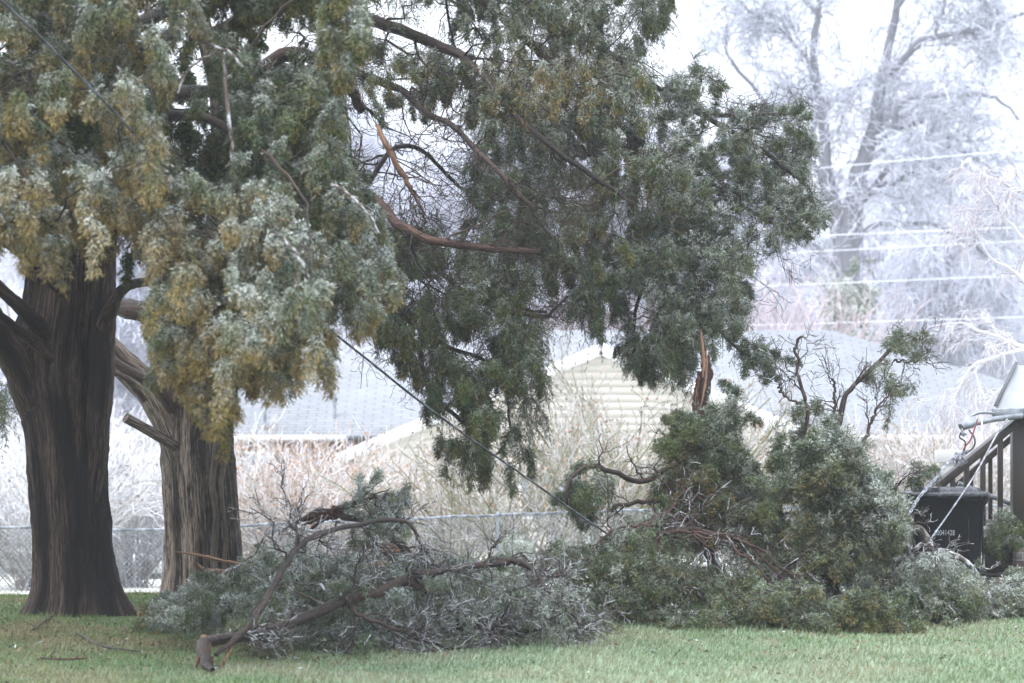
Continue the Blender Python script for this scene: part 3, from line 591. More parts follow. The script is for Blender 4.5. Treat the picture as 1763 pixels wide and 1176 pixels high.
crown2 = [
    dict(poly=[(400, -100), (1170, -100), (1160, 30), (1125, 80), (1130, 130), (1060, 110), (1000, 170), (800, 180), (620, 230), (590, 180), (500, 160), (400, 100)],
         d=(23.6, 26.6), n=290, cr=.22, k=8, L=(.16, .38), W=(.05, .09), droop=.9, ice=.26, gold=.06, holes=holes2, paint=paint2, lw=.007),
    dict(poly=[(800, 120), (1130, 120), (1180, 200), (1200, 330), (1150, 470), (1060, 500), (980, 480), (900, 440), (800, 400), (790, 260)],
         d=(23.4, 26.4), n=300, cr=.20, k=8, L=(.16, .38), W=(.05, .085), droop=1.0, ice=.28, gold=.05, holes=holes2, paint=paint2, lw=.0068),
    dict(poly=[(1145, 120), (1215, 88), (1228, 130), (1262, 185), (1345, 178), (1392, 168), (1396, 250), (1408, 300), (1424, 365), (1395, 410), (1330, 425), (1285, 480), (1180, 480), (1150, 330)],
         d=(24.0, 25.8), n=185, cr=.13, k=8, L=(.10, .24), W=(.04, .065), droop=.25, ice=.24, gold=.04, holes=holes2, paint=paint2, dir=(.1, -.1, .12), ll=.026, lw=.006, nb=11),
    dict(poly=[(1060, 440), (1290, 440), (1285, 560), (1270, 600), (1230, 600), (1190, 690), (1120, 670), (1075, 650), (1065, 560)],
         d=(23.9, 25.4), n=150, cr=.15, k=8, L=(.12, .26), W=(.04, .07), droop=.8, ice=.25, gold=.02, holes=holes2, paint=paint2, ll=.028, lw=.006),
    dict(poly=[(1260, 575), (1330, 590), (1345, 610), (1330, 650), (1300, 640), (1255, 600)], d=(24.4, 25), n=14, cr=.09, k=6, L=(.1, .2), W=(.03, .05), droop=.2, ice=.15, gold=0, dir=(.5, 0, -.1), ll=.024, lw=.006),
    dict(poly=[(640, 400), (940, 440), (1050, 490), (1030, 590), (1000, 600), (975, 560), (900, 520), (860, 560), (760, 560), (640, 590), (600, 560), (640, 470)],
         d=(23.2, 25.6), n=112, cr=.17, k=8, L=(.16, .36), W=(.045, .08), droop=1.1, ice=.18, gold=.04, holes=holes2, paint=paint2),
    dict(poly=[(630, 560), (760, 560), (860, 570), (930, 560), (940, 640), (930, 690), (930, 740), (920, 800), (880, 830), (850, 790), (820, 845), (790, 835), (765, 790), (745, 750), (735, 700), (700, 650), (640, 620)],
         d=(23.3, 24.6), n=112, cr=.13, k=7, L=(.14, .34), W=(.04, .07), droop=1.1, ice=.14, gold=.05, paint=paint2, holes=[[(640, 600), (690, 600), (700, 640), (640, 650)], [(740, 690), (780, 640), (790, 700)], [(800, 560), (850, 600), (830, 640), (790, 600)], [(760, 700), (830, 720), (800, 760), (740, 740)], [(830, 640), (890, 660), (880, 710), (840, 690)], [(700, 560), (740, 570), (720, 610)], [(840, 740), (870, 720), (880, 790), (850, 790)]], keep=.0),
    dict(poly=[(1000, 480), (1060, 490), (1045, 560), (1015, 590), (990, 550)], d=(23.9, 24.6), n=18, cr=.11, k=7, L=(.1, .25), W=(.04, .07), droop=1.1, ice=.2, gold=0),
    dict(poly=[(400, 100), (630, 180), (640, 420), (610, 540), (560, 560), (500, 540), (400, 420)], d=(23.4, 26), n=130, cr=.2, k=8, L=(.15, .35), W=(.05, .09), droop=.9, ice=.14, gold=.05,
         holes=holes2 + [[(590, 130), (640, 170), (650, 240), (600, 230)]]),
    dict(poly=[(650, -1300), (1600, -1200), (1700, -600), (1200, -120), (400, -110), (400, -900)], d=(22.5, 29), n=190, cr=.5, k=8, L=(.4, .8), W=(.12, .2), droop=.8, ice=.1, gold=.1, ll=.09, lw=.03, nb=9, nl=5, stems=0, loose=True),
    dict(poly=[(-60, 560), (12, 590), (18, 740), (-20, 790), (-90, 700)], d=(25.5, 26.5), n=26, cr=.15, k=7, L=(.15, .3), W=(.04, .07), droop=1, ice=.1, gold=0, loose=True),
]
for q_ in crown2:
    if not q_.get('loose'): q_.update(fat=.85, bough=.17, dens=.95, lone=.3, sup=.2)
crown2 += [dict(q_, fine=1.0, ice=q_['ice'] + .12, lone=.4) for q_ in crown2 if not q_.get('loose')]
foliage(t2, 'crown', crown2, rng, [p for p, r in L2])

# ------------------------------------------------------------------ fallen cedar limbs
GF = 'storm broken cedar limbs lying on the lawn'
def fallen(name, base, label, limbs, specs, seed, m=M_limb, torn=None, sub=(6, .25, .7), tw=None, up=.1, icy_twigs=0):
    r_ = np.random.default_rng(seed)
    e = empty(name, base, label, 'fallen branch', GF)
    LL = [limb(p, K=36, wig=.016, rng=r_) for p in limbs]
    for p, _ in LL: p[:, 2] = np.maximum(p[:, 2], Z(p[:, 0], p[:, 1]) + .03)
    g = Geo(); [g.tubes(p, r, 9, jit=.05, rng=r_) for p, r in LL]
    PP = np.stack([p for p, r in LL]); RR = np.stack([np.minimum(r, .03) for p, r in LL])
    a1, q1 = spawn(PP, RR, sub[0], (sub[1], sub[2]), 45, up, .45, 7, r_, wig=.05)
    a2, q2 = spawn(a1, q1, 4, (sub[1] * .4, sub[2] * .5), 45, .0, .55, 5, r_, wig=.06)
    for a in (a1, a2): a[..., 2] = np.maximum(a[..., 2], Z(a[..., 0], a[..., 1]) + .02)
    g.tubes(a1, np.maximum(q1, .003), 5); g.tubes(a2, np.maximum(q2, .002), 4)
    g.build('limb', m, e, True)
    if icy_twigs:
        g = Geo(); a3, q3 = spawn(a1, q1, icy_twigs, (.12, .35), 40, .05, .6, 5, r_, wig=.07)
        a4, q4 = spawn(a3, q3, 3, (.05, .14), 45, .0, .8, 4, r_, wig=.07)
        for a in (a3, a4): a[..., 2] = np.maximum(a[..., 2], Z(a[..., 0], a[..., 1]) + .02)
        g.tubes(a3, np.maximum(q3, .003), 4); g.tubes(a4, np.maximum(q4, .0022), 3)
        g.build('iced_twigs', M_limb_ice, e, True)
    if torn:
        g = Geo()
        for p in torn[0]:
            a, r = limb(p, K=26, wig=.006, rng=r_); g.tubes(a, r, 8, jit=.16, rng=r_)
        g.build('torn_end', torn[1], e, False)
    foliage(e, 'foliage', [dict(q_, rag=True, dens=.8, lone=.3) for q_ in specs] + [dict(q_, rag=True, fine=.85, lone=.4, ice=q_['ice'] + .08) for q_ in specs if not q_.get('loose')], r_, [p for p, r in LL], tw)
    return e
# front limb with the knotted butt
fallen('fallen_branch', P(345, 1150, 17.5), 'long grey brown limb curving over the grass, its knotted butt end nearest the camera',
       [[(366, 1168, 16.95, 4), (356, 1146, 17.2, 8.5), (350, 1114, 17.4, 11.5), (372, 1100, 17.65, 10), (430, 1095, 17.97, 9), (500, 1070, 18.43, 9), (570, 1040, 18.80, 9.5), (640, 1022, 19.07, 9), (700, 1000, 19.21, 9), (760, 985, 19.35, 7), (830, 972, 19.40, 5.5), (880, 966, 19.50, 4.5)],
        [(700, 1003, 19.21, 6.5), (760, 1030, 19.25, 6), (810, 1070, 19.20, 5.5), (860, 1090, 19.10, 5), (915, 1086, 19.10, 4), (960, 1060, 19.10, 3), (985, 1035, 19.10, 2)],
        [(830, 972, 19.50, 5), (860, 966, 19.50, 5), (900, 970, 19.50, 5), (930, 995, 19.50, 4.5), (950, 1025, 19.40, 3), (1000, 1075, 19.40, 2.5)],
        [(372, 1128, 17.35, 4), (400, 1105, 17.50, 5), (440, 1060, 17.79, 6), (480, 990, 18.19, 5.5), (520, 935, 18.48, 5), (580, 910, 18.82, 4.5), (640, 900, 19.07, 4), (700, 905, 19.21, 3.5), (740, 950, 19.30, 2.5)],
        [(600, 1035, 18.87, 5), (620, 1060, 18.72, 4), (700, 1090, 18.71, 3), (800, 1130, 18.70, 2)]],
       [dict(poly=[(250, 1095), (290, 1040), (350, 1000), (430, 965), (520, 935), (600, 945), (690, 975), (800, 985), (900, 985), (985, 1010), (1008, 1090), (960, 1115), (820, 1120), (640, 1110), (520, 1120), (430, 1080), (340, 1085)],
             d=(18.8, 20.8), n=225, cr=.13, k=6, L=(.10, .26), W=(.035, .06), droop=.5, ice=.30, gold=.0, fat=.62, out=(0, 0, .2), ll=.024, lw=.0048, nb=10, nl=6, dir=(.1, 0, -.05))],
       21, M_limb, ([[(350, 1152, 17.45, 6.6), (356, 1120, 17.40, 7.2), (352, 1095, 17.55, 6.1)], [(338, 1150, 17.40, 2.8), (345, 1120, 17.45, 3.3)], [(366, 1160, 17.40, 2.8), (362, 1130, 17.45, 3.9)], [(380, 1158, 17.35, 3.3), (385, 1140, 17.36, 2.8), (400, 1112, 17.50, 2.8)]], M_splint), (9, .25, .7), M_limb_ice, .15, icy_twigs=16)
# limb with dark red torn butt
fallen('fallen_branch', P(560, 1040, 22), 'grey limb with a dark red torn butt pointing left above the fence rail',
       [[(560, 888, 21.5, 7), (600, 872, 21.5, 6), (640, 858, 21.5, 4), (680, 850, 21.5, 2.5)], [(575, 885, 21.5, 7), (620, 893, 21.6, 7), (660, 910, 21.7, 7), (690, 940, 21.8, 6), (740, 990, 21.9, 4), (800, 1040, 22, 3)]],
       [dict(poly=[(580, 875), (640, 855), (700, 850), (705, 880), (680, 925), (620, 900)], d=(21.3, 21.9), n=24, cr=.09, k=6, L=(.1, .22), W=(.03, .05), droop=.3, ice=.35, gold=.0, dir=(.5, 0, 0), ll=.024, lw=.0045),
        dict(poly=[(680, 940), (760, 960), (860, 980), (900, 1040), (760, 1060), (660, 1010)], d=(21.4, 22.4), n=60, cr=.14, k=7, L=(.12, .28), W=(.04, .07), droop=.6, ice=.2, gold=.0)],
       22, M_limb, ([[(500, 903, 21.5, 1), (520, 895, 21.5, 4), (545, 885, 21.5, 8), (570, 882, 21.5, 9), (590, 875, 21.5, 6)], [(505, 930, 21.4, .6), (525, 918, 21.4, 2), (548, 900, 21.4, 3.5), (562, 888, 21.5, 4)], [(520, 905, 21.5, 1), (550, 893, 21.45, 4), (580, 890, 21.5, 5)]], M_torn), (4, .2, .4))
# splintered limb behind
fallen('fallen_branch', P(640, 1045, 22.8), 'splintered limb with long orange splinters reaching across the second trunk',
       [[(600, 975, 22.6, 8), (680, 965, 22.8, 9), (760, 985, 23, 7), (860, 1010, 23, 5), (960, 1030, 23, 3)], [(330, 1040, 22.3, 3), (380, 1005, 22.3, 4), (450, 990, 22.4, 4), (560, 985, 22.6, 4)]],
       [dict(poly=[(560, 990), (640, 950), (760, 960), (900, 985), (960, 1060), (760, 1080), (560, 1060)], d=(22.2, 23.6), n=90, cr=.15, k=7, L=(.14, .3), W=(.05, .08), droop=.6, ice=.12, gold=.0),
        dict(poly=[(280, 1060), (330, 1010), (430, 985), (470, 1010), (430, 1060), (330, 1075)], d=(22.3, 23.4), n=50, cr=.11, k=6, L=(.1, .24), W=(.035, .06), droop=.5, ice=.2, gold=.0)],
       23, M_limb, ([[(300, 950, 22.2, .8), (345, 957, 22.2, 2.5), (400, 968, 22.2, 3), (470, 975, 22.3, 3), (560, 972, 22.4, 4)], [(338, 968, 22.2, 1), (352, 980, 22.2, 3), (400, 988, 22.2, 3.5), (430, 1000, 22.2, 2)],
                     [(606, 944, 22.0, 1), (640, 938, 22.0, 4.5), (690, 946, 22.1, 5), (722, 960, 22.3, 3)], [(612, 956, 21.9, 1.5), (655, 950, 21.9, 5), (700, 952, 22.1, 4)], [(580, 975, 22.4, 4), (640, 972, 22.4, 6), (700, 975, 22.6, 6)]], M_splint), (5, .2, .5))
# the limb standing on its crown, butt in the air
fallen('fallen_branch', P(1215, 1040, 23), 'broken limb standing upright on its crown with a split red butt in the air',
       [[(1192, 760, 23.2, 9), (1200, 820, 23.1, 10), (1210, 900, 23, 9), (1230, 980, 22.9, 8), (1260, 1040, 22.8, 5)],
        [(1200, 790, 23.1, 6), (1160, 800, 22.9, 5), (1110, 828, 22.7, 5), (1060, 815, 22.5, 4.5), (1020, 803, 22.4, 4), (985, 820, 22.3, 3), (975, 870, 22.3, 2)],
        [(1180, 860, 22.9, 5), (1120, 862, 22.7, 4), (1070, 870, 22.6, 3.5), (1050, 880, 22.5, 3)],
        [(1200, 850, 23.1, 6), (1250, 830, 23.2, 5), (1290, 800, 23.3, 4), (1320, 840, 23.3, 3)],
        [(1240, 760, 23.3, 4), (1200, 745, 23.2, 3), (1160, 765, 23.1, 3), (1150, 800, 23, 2)]],
       [dict(poly=[(1205, 715), (1260, 690), (1285, 705), (1280, 780), (1310, 870), (1320, 960), (1240, 960), (1140, 930), (1120, 870), (1150, 800), (1180, 740)], d=(22.6, 23.9), n=170, cr=.14, k=8, L=(.12, .26), W=(.04, .07), droop=.2, dir=(.1, -.1, .45), ice=.06, gold=.14, paint=[(1200, 850, 60, 60, -.05, .3), (1240, 700, 60, 40, .12, -.05), (1300, 830, 40, 80, .1, 0)]),
        dict(poly=[(970, 810), (1060, 815), (1070, 870), (990, 880), (960, 850)], d=(22.2, 22.7), n=14, cr=.1, k=5, L=(.1, .2), W=(.03, .05), droop=.8, ice=.2, gold=0)],
       24, M_limb, ([[(1207, 572, 23.6, 1.2), (1210, 595, 23.6, 3.5), (1214, 630, 23.6, 7), (1211, 670, 23.5, 9), (1202, 710, 23.4, 9.5), (1196, 765, 23.2, 9)], [(1219, 612, 23.6, 2), (1220, 640, 23.6, 6), (1214, 690, 23.5, 6), (1206, 730, 23.35, 5)], [(1203, 640, 23.5, 3), (1200, 680, 23.45, 6), (1196, 730, 23.3, 6)]], M_torn), (5, .2, .5))
g = Geo()
for p_ in ([(1206, 566, 23.55, .6), (1209, 590, 23.5, 2.2), (1212, 622, 23.45, 3), (1210, 650, 23.4, 1.5)], [(1216, 600, 23.5, .6), (1217, 625, 23.45, 2), (1214, 665, 23.4, 2.2), (1206, 700, 23.3, 1)]):
    a, r = limb(p_, K=18, wig=.003, rng=rng); g.tubes(a, r, 6, jit=.15, rng=rng)
up_ = [o for o in COL.objects if o.type == 'EMPTY' and 'standing upright on its crown' in o.get('label', '')][0]
g.build('splinter', M_splint, up_, False)
# arching limb across the middle
fallen('fallen_branch', P(1130, 1075, 21.4), 'arching limb of brown streaming twigs in the middle of the pile',
       [[(1240, 1060, 21.2, 2.8), (1180, 1000, 21.3, 3.5), (1130, 930, 21.4, 4.2), (1200, 915, 21.4, 4.2), (1270, 930, 21.3, 3.5), (1330, 975, 21.2, 2.8), (1370, 1040, 21.1, 2.1)],
        [(1020, 1000, 21.8, 3.5), (1080, 930, 21.9, 4.2), (1150, 880, 22, 4.2), (1180, 840, 22.1, 3.5)],
        [(1160, 925, 21.4, 2.8), (1230, 930, 21.2, 2.8), (1290, 960, 21.1, 2.4), (1330, 1010, 21, 2.1)],
        [(1130, 915, 21.4, 2.8), (1220, 918, 21.3, 2.8), (1300, 940, 21.2, 2.8), (1360, 990, 21, 2.1)],
        [(1000, 985, 21.5, 2.1), (1040, 925, 21.5, 2.1), (1090, 905, 21.6, 2.1), (1150, 905, 21.6, 2.1)],
        [(990, 1060, 21.3, 2.8), (1080, 1065, 21.2, 3.5), (1160, 1068, 21.2, 3.5), (1200, 1070, 21.2, 2.8)]],
       [dict(poly=[(960, 960), (1040, 905), (1130, 895), (1180, 930), (1280, 960), (1360, 1010), (1410, 1060), (1380, 1085), (1240, 1095), (1100, 1085), (1010, 1080), (985, 1040)],
             d=(20.9, 22.5), n=230, cr=.15, k=7, L=(.14, .32), W=(.045, .075), droop=.7, ice=.15, gold=.05, paint=[(1280, 1030, 90, 50, -.05, .2), (1100, 950, 80, 40, -.03, .1)], holes=[[(1160, 930), (1300, 950), (1330, 1000), (1200, 980)]], keep=.2)],
       25, M_limb_red, None, (8, .25, .6), M_limb, .1, icy_twigs=3)
# bushy limb, forked bare stem above
fallen('fallen_branch', P(1440, 1070, 22), 'bushy green limb resting upright with bare crooked stems rising from it',
       [[(1440, 1060, 22, 9), (1430, 950, 22.2, 8), (1425, 860, 22.4, 7), (1430, 780, 22.5, 6), (1450, 700, 22.6, 5), (1480, 655, 22.7, 4), (1530, 605, 22.8, 3.2), (1545, 585, 22.8, 2), (1570, 575, 22.8, 1.5)],
        [(1385, 760, 22.4, 3), (1388, 700, 22.4, 3.5), (1375, 650, 22.4, 3), (1370, 600, 22.4, 2.5), (1382, 580, 22.4, 2)],
        [(1400, 900, 22.2, 5), (1380, 820, 22.3, 4), (1385, 760, 22.4, 3.5)],
        [(1440, 760, 22.5, 3), (1437, 690, 22.5, 2.5), (1434, 650, 22.5, 2)],
        [(1470, 800, 22.5, 4), (1500, 730, 22.5, 3), (1510, 700, 22.5, 2), (1530, 680, 22.5, 1.5)],
        [(1385, 700, 22.4, 2), (1350, 680, 22.4, 2), (1340, 660, 22.4, 1.5)], [(1540, 620, 22.8, 2), (1580, 620, 22.8, 1.5), (1600, 600, 22.8, 1.2)],
        [(1450, 900, 22.2, 5), (1510, 840, 22.1, 4), (1560, 850, 22, 3)]],
       [dict(poly=[(1345, 810), (1385, 775), (1440, 750), (1478, 765), (1495, 820), (1545, 870), (1550, 910), (1530, 960), (1520, 1000), (1530, 1060), (1400, 1060), (1340, 980), (1320, 900)],
             d=(21.3, 22.9), n=290, cr=.15, k=8, L=(.12, .28), W=(.04, .075), droop=.18, ice=.09, gold=.14, paint=[(1420, 870, 60, 80, .0, .16), (1530, 860, 50, 60, .2, -.1), (1450, 960, 60, 60, -.05, .1), (1400, 760, 60, 40, .1, 0)], dir=(0, -.1, .55), holes=[[(1340, 860), (1390, 850), (1380, 930), (1345, 940)], [(1470, 880), (1510, 900), (1500, 980), (1465, 960)], [(1410, 960), (1450, 970), (1440, 1030), (1400, 1030)]], keep=.1),
        dict(poly=[(1515, 590), (1545, 560), (1590, 575), (1608, 600), (1600, 620), (1560, 615)], d=(22.6, 23), n=10, cr=.08, k=6, L=(.08, .16), W=(.03, .045), droop=.1, ice=.2, gold=.1, ll=.02, lw=.005),
        dict(poly=[(1500, 620), (1570, 640), (1575, 670), (1520, 690), (1500, 660)], d=(22.5, 23), n=8, cr=.08, k=6, L=(.08, .16), W=(.03, .045), droop=.4, ice=.25, gold=.05, ll=.02, lw=.005),
        dict(poly=[(1330, 700), (1440, 700), (1440, 760), (1330, 780)], d=(22.3, 22.8), n=12, cr=.09, k=6, L=(.1, .2), W=(.03, .05), droop=.3, ice=.25, gold=.05)],
       26, M_limb, None, (5, .15, .4), None, .2, icy_twigs=2)
# low limb between
fallen('fallen_branch', P(1390, 1085, 21), 'low green limb flat on the grass in front of the bushy one',
       [[(1250, 1075, 21, 5), (1350, 1050, 21, 5), (1450, 1060, 20.9, 4), (1540, 1070, 20.9, 3)]],
       [dict(poly=[(1150, 1080), (1260, 1030), (1380, 1000), (1420, 1050), (1560, 1040), (1580, 1075), (1500, 1082), (1320, 1092), (1180, 1096)], d=(20.5, 21.6), n=95, cr=.12, k=7, L=(.12, .25), W=(.04, .065), droop=.4, ice=.10, gold=.12)],
       27, M_limb, None, (6, .2, .4))
# iced limb by the bin
fallen('fallen_branch', P(1620, 1070, 21.9), 'ice coated grey limb drooping in front of the black bin',
       [[(1530, 918, 22.2, 5), (1562, 908, 22.2, 7), (1590, 915, 22.2, 6), (1610, 945, 22.1, 5), (1650, 960, 22, 5), (1690, 1000, 22, 4), (1710, 1060, 21.9, 3)],
        [(1560, 885, 22.2, 2), (1572, 905, 22.2, 4)], [(1500, 1040, 22.1, 5), (1530, 985, 22.1, 5), (1570, 950, 22.1, 4), (1600, 935, 22.1, 4)], [(1560, 940, 22.1, 4), (1600, 1000, 22, 4), (1640, 1060, 21.9, 3)]],
       [dict(poly=[(1580, 990), (1620, 985), (1655, 1000), (1680, 1015), (1695, 1045), (1690, 1068), (1600, 1070), (1560, 1050), (1550, 990)], d=(21.5, 22.4), n=120, cr=.13, k=8, L=(.12, .26), W=(.04, .07), droop=.8, ice=.30, gold=.05, paint=[(1640, 960, 60, 20, .2, 0)])],
       28, M_limb_ice, ([[(1555, 880, 22.2, 1.5), (1565, 895, 22.2, 4), (1575, 915, 22.2, 5)]], M_limb_red), (5, .15, .3), M_limb_ice, .1, icy_twigs=1)
fallen('fallen_branch', P(1740, 1060, 22.6), 'small iced cedar spray lying by the brick pier at the right edge',
       [[(1690, 1060, 22.6, 3), (1740, 1040, 22.6, 3), (1790, 1050, 22.6, 2)]],
       [dict(poly=[(1690, 1020), (1740, 1010), (1800, 1000), (1820, 1065), (1700, 1075)], d=(22.2, 22.9), n=46, cr=.11, k=7, L=(.1, .22), W=(.04, .06), droop=.5, ice=.38, gold=.0)], 29, M_limb_ice, None, (4, .15, .3))
fallen('fallen_branch', P(1710, 980, 24), 'cedar sprays caught on the stair behind the bin',
       [[(1690, 930, 24.9, 2), (1720, 920, 24.9, 2), (1740, 900, 24.9, 2)]],
       [dict(poly=[(1702, 900), (1740, 880), (1740, 930), (1710, 945)], d=(24.6, 25.2), n=10, cr=.09, k=6, L=(.08, .2), W=(.03, .05), droop=.5, ice=.15, gold=.0),
        dict(poly=[(1570, 810), (1610, 805), (1610, 835), (1575, 840)], d=(24.0, 24.3), n=8, cr=.07, k=6, L=(.08, .16), W=(.03, .05), droop=.5, ice=.15, gold=.05, loose=True)], 30, M_limb, None, (3, .1, .2))
# loose sprays and sticks on the grass
for i, (px, py, d, lb, n) in enumerate([(1020, 1092, 20.4, 'small loose olive cedar spray beside the middle of the pile', 10), (455, 1130, 18.45, 'small mossy green spray right of the knotted butt', 9), (285, 1075, 20.9, 'loose dull spray between trunk roots and pile', 12)]):
    fallen('cedar_spray', P(px, py, d), lb, [[(px - 25, py, d, 2), (px, py - 10, d, 2), (px + 30, py, d, 1.5)]],
           [dict(poly=[(px - 35, py - 5), (px, py - 28), (px + 35, py - 5), (px + 20, py + 6), (px - 25, py + 6)], d=(d - .15, d + .15), n=n, cr=.08, k=6, L=(.08, .16), W=(.03, .05), droop=.5, ice=.1, gold=.3, ll=.02)], 40 + i, M_limb, None, (3, .08, .15))
for i, (pts, lb) in enumerate([([(58, 1092, 20.4, 2), (72, 1080, 21, 2.2), (88, 1072, 21.6, 1.6)], 'thin dark twig on the grass in front of the dark trunk'),
                               ([(134, 1099, 20.05, 1.5), (150, 1107, 19.6, 2), (180, 1120, 18.95, 1.6), (240, 1128, 18.55, 1.4)], 'long dark twig lying towards the pile'),
                               ([(70, 1140, 18, 2), (110, 1142, 17.9, 2.2), (150, 1141, 17.95, 1.5)], 'brown stick lowest on the grass at left')]):
    q = limb(pts, K=14, wig=.006, rng=rng); e = q[0]; e[:, 2] = Z(e[:, 0], e[:, 1]) + .035
    g = Geo(); g.tubes(e, q[1], 6); a1, r1 = spawn(e[None], q[1][None], 5, (.05, .14), 45, .3, .6, 4, rng); g.tubes(a1, np.maximum(r1, .0025), 4)
    tagit(g.build('twig', M_limb_red if i == 2 else M_limb, None, True), lb, 'twig', 'loose twigs on the grass')

# ------------------------------------------------------------------ iced bare trees and shrubs
def colr(n, base, ice, f, rng, spread=.25):
    k = np.clip(f + rng.normal(0, spread, n), 0, 1)[:, None]
    c = np.array(base) * (.8 + .4 * rng.random((n, 1))) * (1 - k) + np.array(ice) * k
    return np.hstack([c, k])
def grow(root, p, r, levels, base, ice, rng, name='branches', f0=.15, df=.17, rmin=.006):
    PP, RR = p, r; g = Geo(); g.tubes(PP, RR, 9, C=colr(len(PP), base, ice, f0 * .5, rng, .03)); g.build('trunk', M_twig, root, True, col=True)
    g = Geo(); f = f0
    for i, lv in enumerate(levels):
        m, L, ang, up, rk, K, tmin, sag = lv
        PP, RR = spawn(PP, RR, m, L, ang, up, rk, K, rng, tmin=tmin, sag=sag, wig=.025)
        RR = np.maximum(RR, rmin); f = f + df
        g.tubes(PP, RR, 6 if i < 1 else (4 if i < 3 else 3), C=colr(len(PP), base, ice, min(f, .9), rng))
    g.build(name, M_twig, root, True, col=True)
def copy_tree(o, loc, rz, sc, label, group):
    r = o.copy(); COL.objects.link(r); r.location = loc; r.rotation_euler = (0, 0, rz); r.scale = (sc[0], sc[0], sc[1])
    r['label'] = label; r['group'] = group
    for ch in o.children:
        c = ch.copy(); COL.objects.link(c); c.parent = r
    return r

# --- the big iced tree behind the roof at the right
rt = np.random.default_rng(60)
def big_tree():
    e = empty('bare_tree', P(1440, 640, 105), 'tall iced bare tree with leaning trunk and long curved limbs above the right roof', 'tree', 'iced bare trees')
    tr = [limb(p, K=24, wig=.15, rng=rt) for p in [
        [(1436, 660, 105, 26), (1444, 560, 105, 24), (1452, 460, 105, 24), (1466, 370, 105, 20), (1482, 280, 105, 15), (1505, 200, 105, 12), (1525, 100, 105, 8), (1550, -20, 105, 6), (1560, -150, 105, 4)],
        [(1455, 430, 105, 14), (1430, 330, 105, 12), (1415, 240, 105, 9), (1400, 120, 105, 7), (1412, 10, 105, 5), (1415, -100, 105, 3)]]]
    lm = [limb(p, K=16, wig=.15, rng=rt) for p in [
        [(1468, 380, 105, 6), (1495, 330, 104, 6), (1540, 315, 103, 5), (1575, 300, 103, 4), (1590, 305, 103, 3)],
        [(1484, 275, 105, 7), (1530, 240, 104, 6), (1550, 190, 103, 6), (1590, 165, 103, 5), (1680, 158, 102, 4), (1720, 170, 102, 3), (1745, 210, 102, 2)],
        [(1500, 255, 105, 5), (1560, 215, 106, 5), (1600, 215, 107, 4), (1650, 255, 107, 2.5)],
        [(1520, 130, 105, 6), (1570, 95, 104, 6), (1610, 60, 103, 5), (1690, 50, 103, 4), (1765, 25, 103, 3)],
        [(1605, 65, 103, 3), (1620, 30, 103, 2.5), (1640, -20, 103, 2)],
        [(1440, 330, 105, 6), (1400, 220, 106, 5), (1430, 175, 106, 5), (1475, 150, 106, 4), (1500, 140, 106, 2)],
        [(1430, 340, 105, 6), (1380, 260, 106, 5), (1320, 180, 107, 4), (1260, 100, 107, 3), (1250, 40, 107, 2)],
        [(1405, 150, 105, 4), (1370, 80, 106, 3.5), (1310, 30, 106, 3), (1230, -20, 106, 2)],
        [(1452, 450, 105, 7), (1510, 390, 104, 5), (1570, 385, 103, 4), (1640, 400, 103, 3), (1700, 450, 103, 2)],
        [(1450, 480, 105, 7), (1380, 400, 106, 5), (1340, 330, 106, 4), (1290, 300, 106, 3)],
        [(1470, 360, 105, 6), (1560, 270, 106, 4.5), (1660, 260, 107, 3.5), (1740, 330, 107, 2)],
        [(1540, 20, 105, 5), (1600, -60, 104, 4), (1700, -80, 104, 3)],
        [(1415, 30, 105, 4), (1350, -40, 105, 3), (1280, -60, 105, 2)]]]
    base = (.07, .068, .085); ice = (.64, .67, .78)
    g = Geo(); [g.tubes(p, r, 10, C=colr(1, base, ice, .12, rt, .03)) for p, r in tr]; g.build('trunk', M_twig, e, True, col=True)
    g = Geo(); [g.tubes(p, r, 8, C=colr(1, base, ice, .18, rt, .05)) for p, r in lm]; g.build('limb', M_twig, e, True, col=True)
    PP = np.stack([p for p, r in lm] + [cr(np.hstack([p, r[:, None]]), 16)[:, :3] for p, r in tr]); RR = np.full((len(PP), 16), .07) * np.linspace(1, .5, 16)
    g = Geo()
    for i, (m, L, ang, up, rk, K, sag) in enumerate([(9, (1.5, 3.6), 50, .3, .6, 8, .1), (6, (.9, 2.3), 45, .15, .55, 6, .08), (5, (.6, 1.4), 50, .05, .6, 5, .15), (2, (.4, 1.0), 50, .0, .8, 4, .2)]):
        PP, RR = spawn(PP, RR, m, L, ang, up, rk, K, rt, tmin=.1, sag=sag, wig=.025); RR = np.maximum(RR, .017)
        g.tubes(PP, RR, 4 if i < 2 else 3, C=colr(len(PP), base, ice, [.35, .55, .75, .85][i], rt))
    g.build('twigs', M_twig, e, True, col=True)
big_tree()
# --- prototypes of background trees
def proto_tree(seed, h, weep, base, ice, name, label, loc):
    r_ = np.random.default_rng(seed)
    e = empty(name, (0, 0, 0), label, 'tree', 'iced bare trees')
    K = 12; t = np.linspace(0, 1, K)[:, None]
    p = np.hstack([.05 * h * np.sin(3 * t + seed), .03 * h * np.cos(2.5 * t) - .03 * h, h * t]); p = p[None]
    r = (.022 * h * (1 - .8 * t[:, 0]))[None]
    lv = [(16, (.28 * h, .48 * h), 48, .25, .5, 9, .2, .05 + weep * .3), (8, (.14 * h, .24 * h), 42, .1, .5, 7, .2, .2 + weep), (8, (.07 * h, .13 * h), 42, 0, .55, 5, .1, .2 + weep), (6, (.045 * h, .09 * h), 45, -.05, .7, 4, .1, .2 + weep), (1, (.03 * h, .06 * h), 45, -.1, .9, 3, .1, .3 + weep)]
    grow(e, p, r, lv, base, ice, r_, 'branches', .1, .2, .017)
    e.location = loc
    return e
def gz(px, d): return (float((px - CX) * d / F), float(d), float(Z((px - CX) * d / F, d)) - .1)
LAV = (.64, .67, .78)
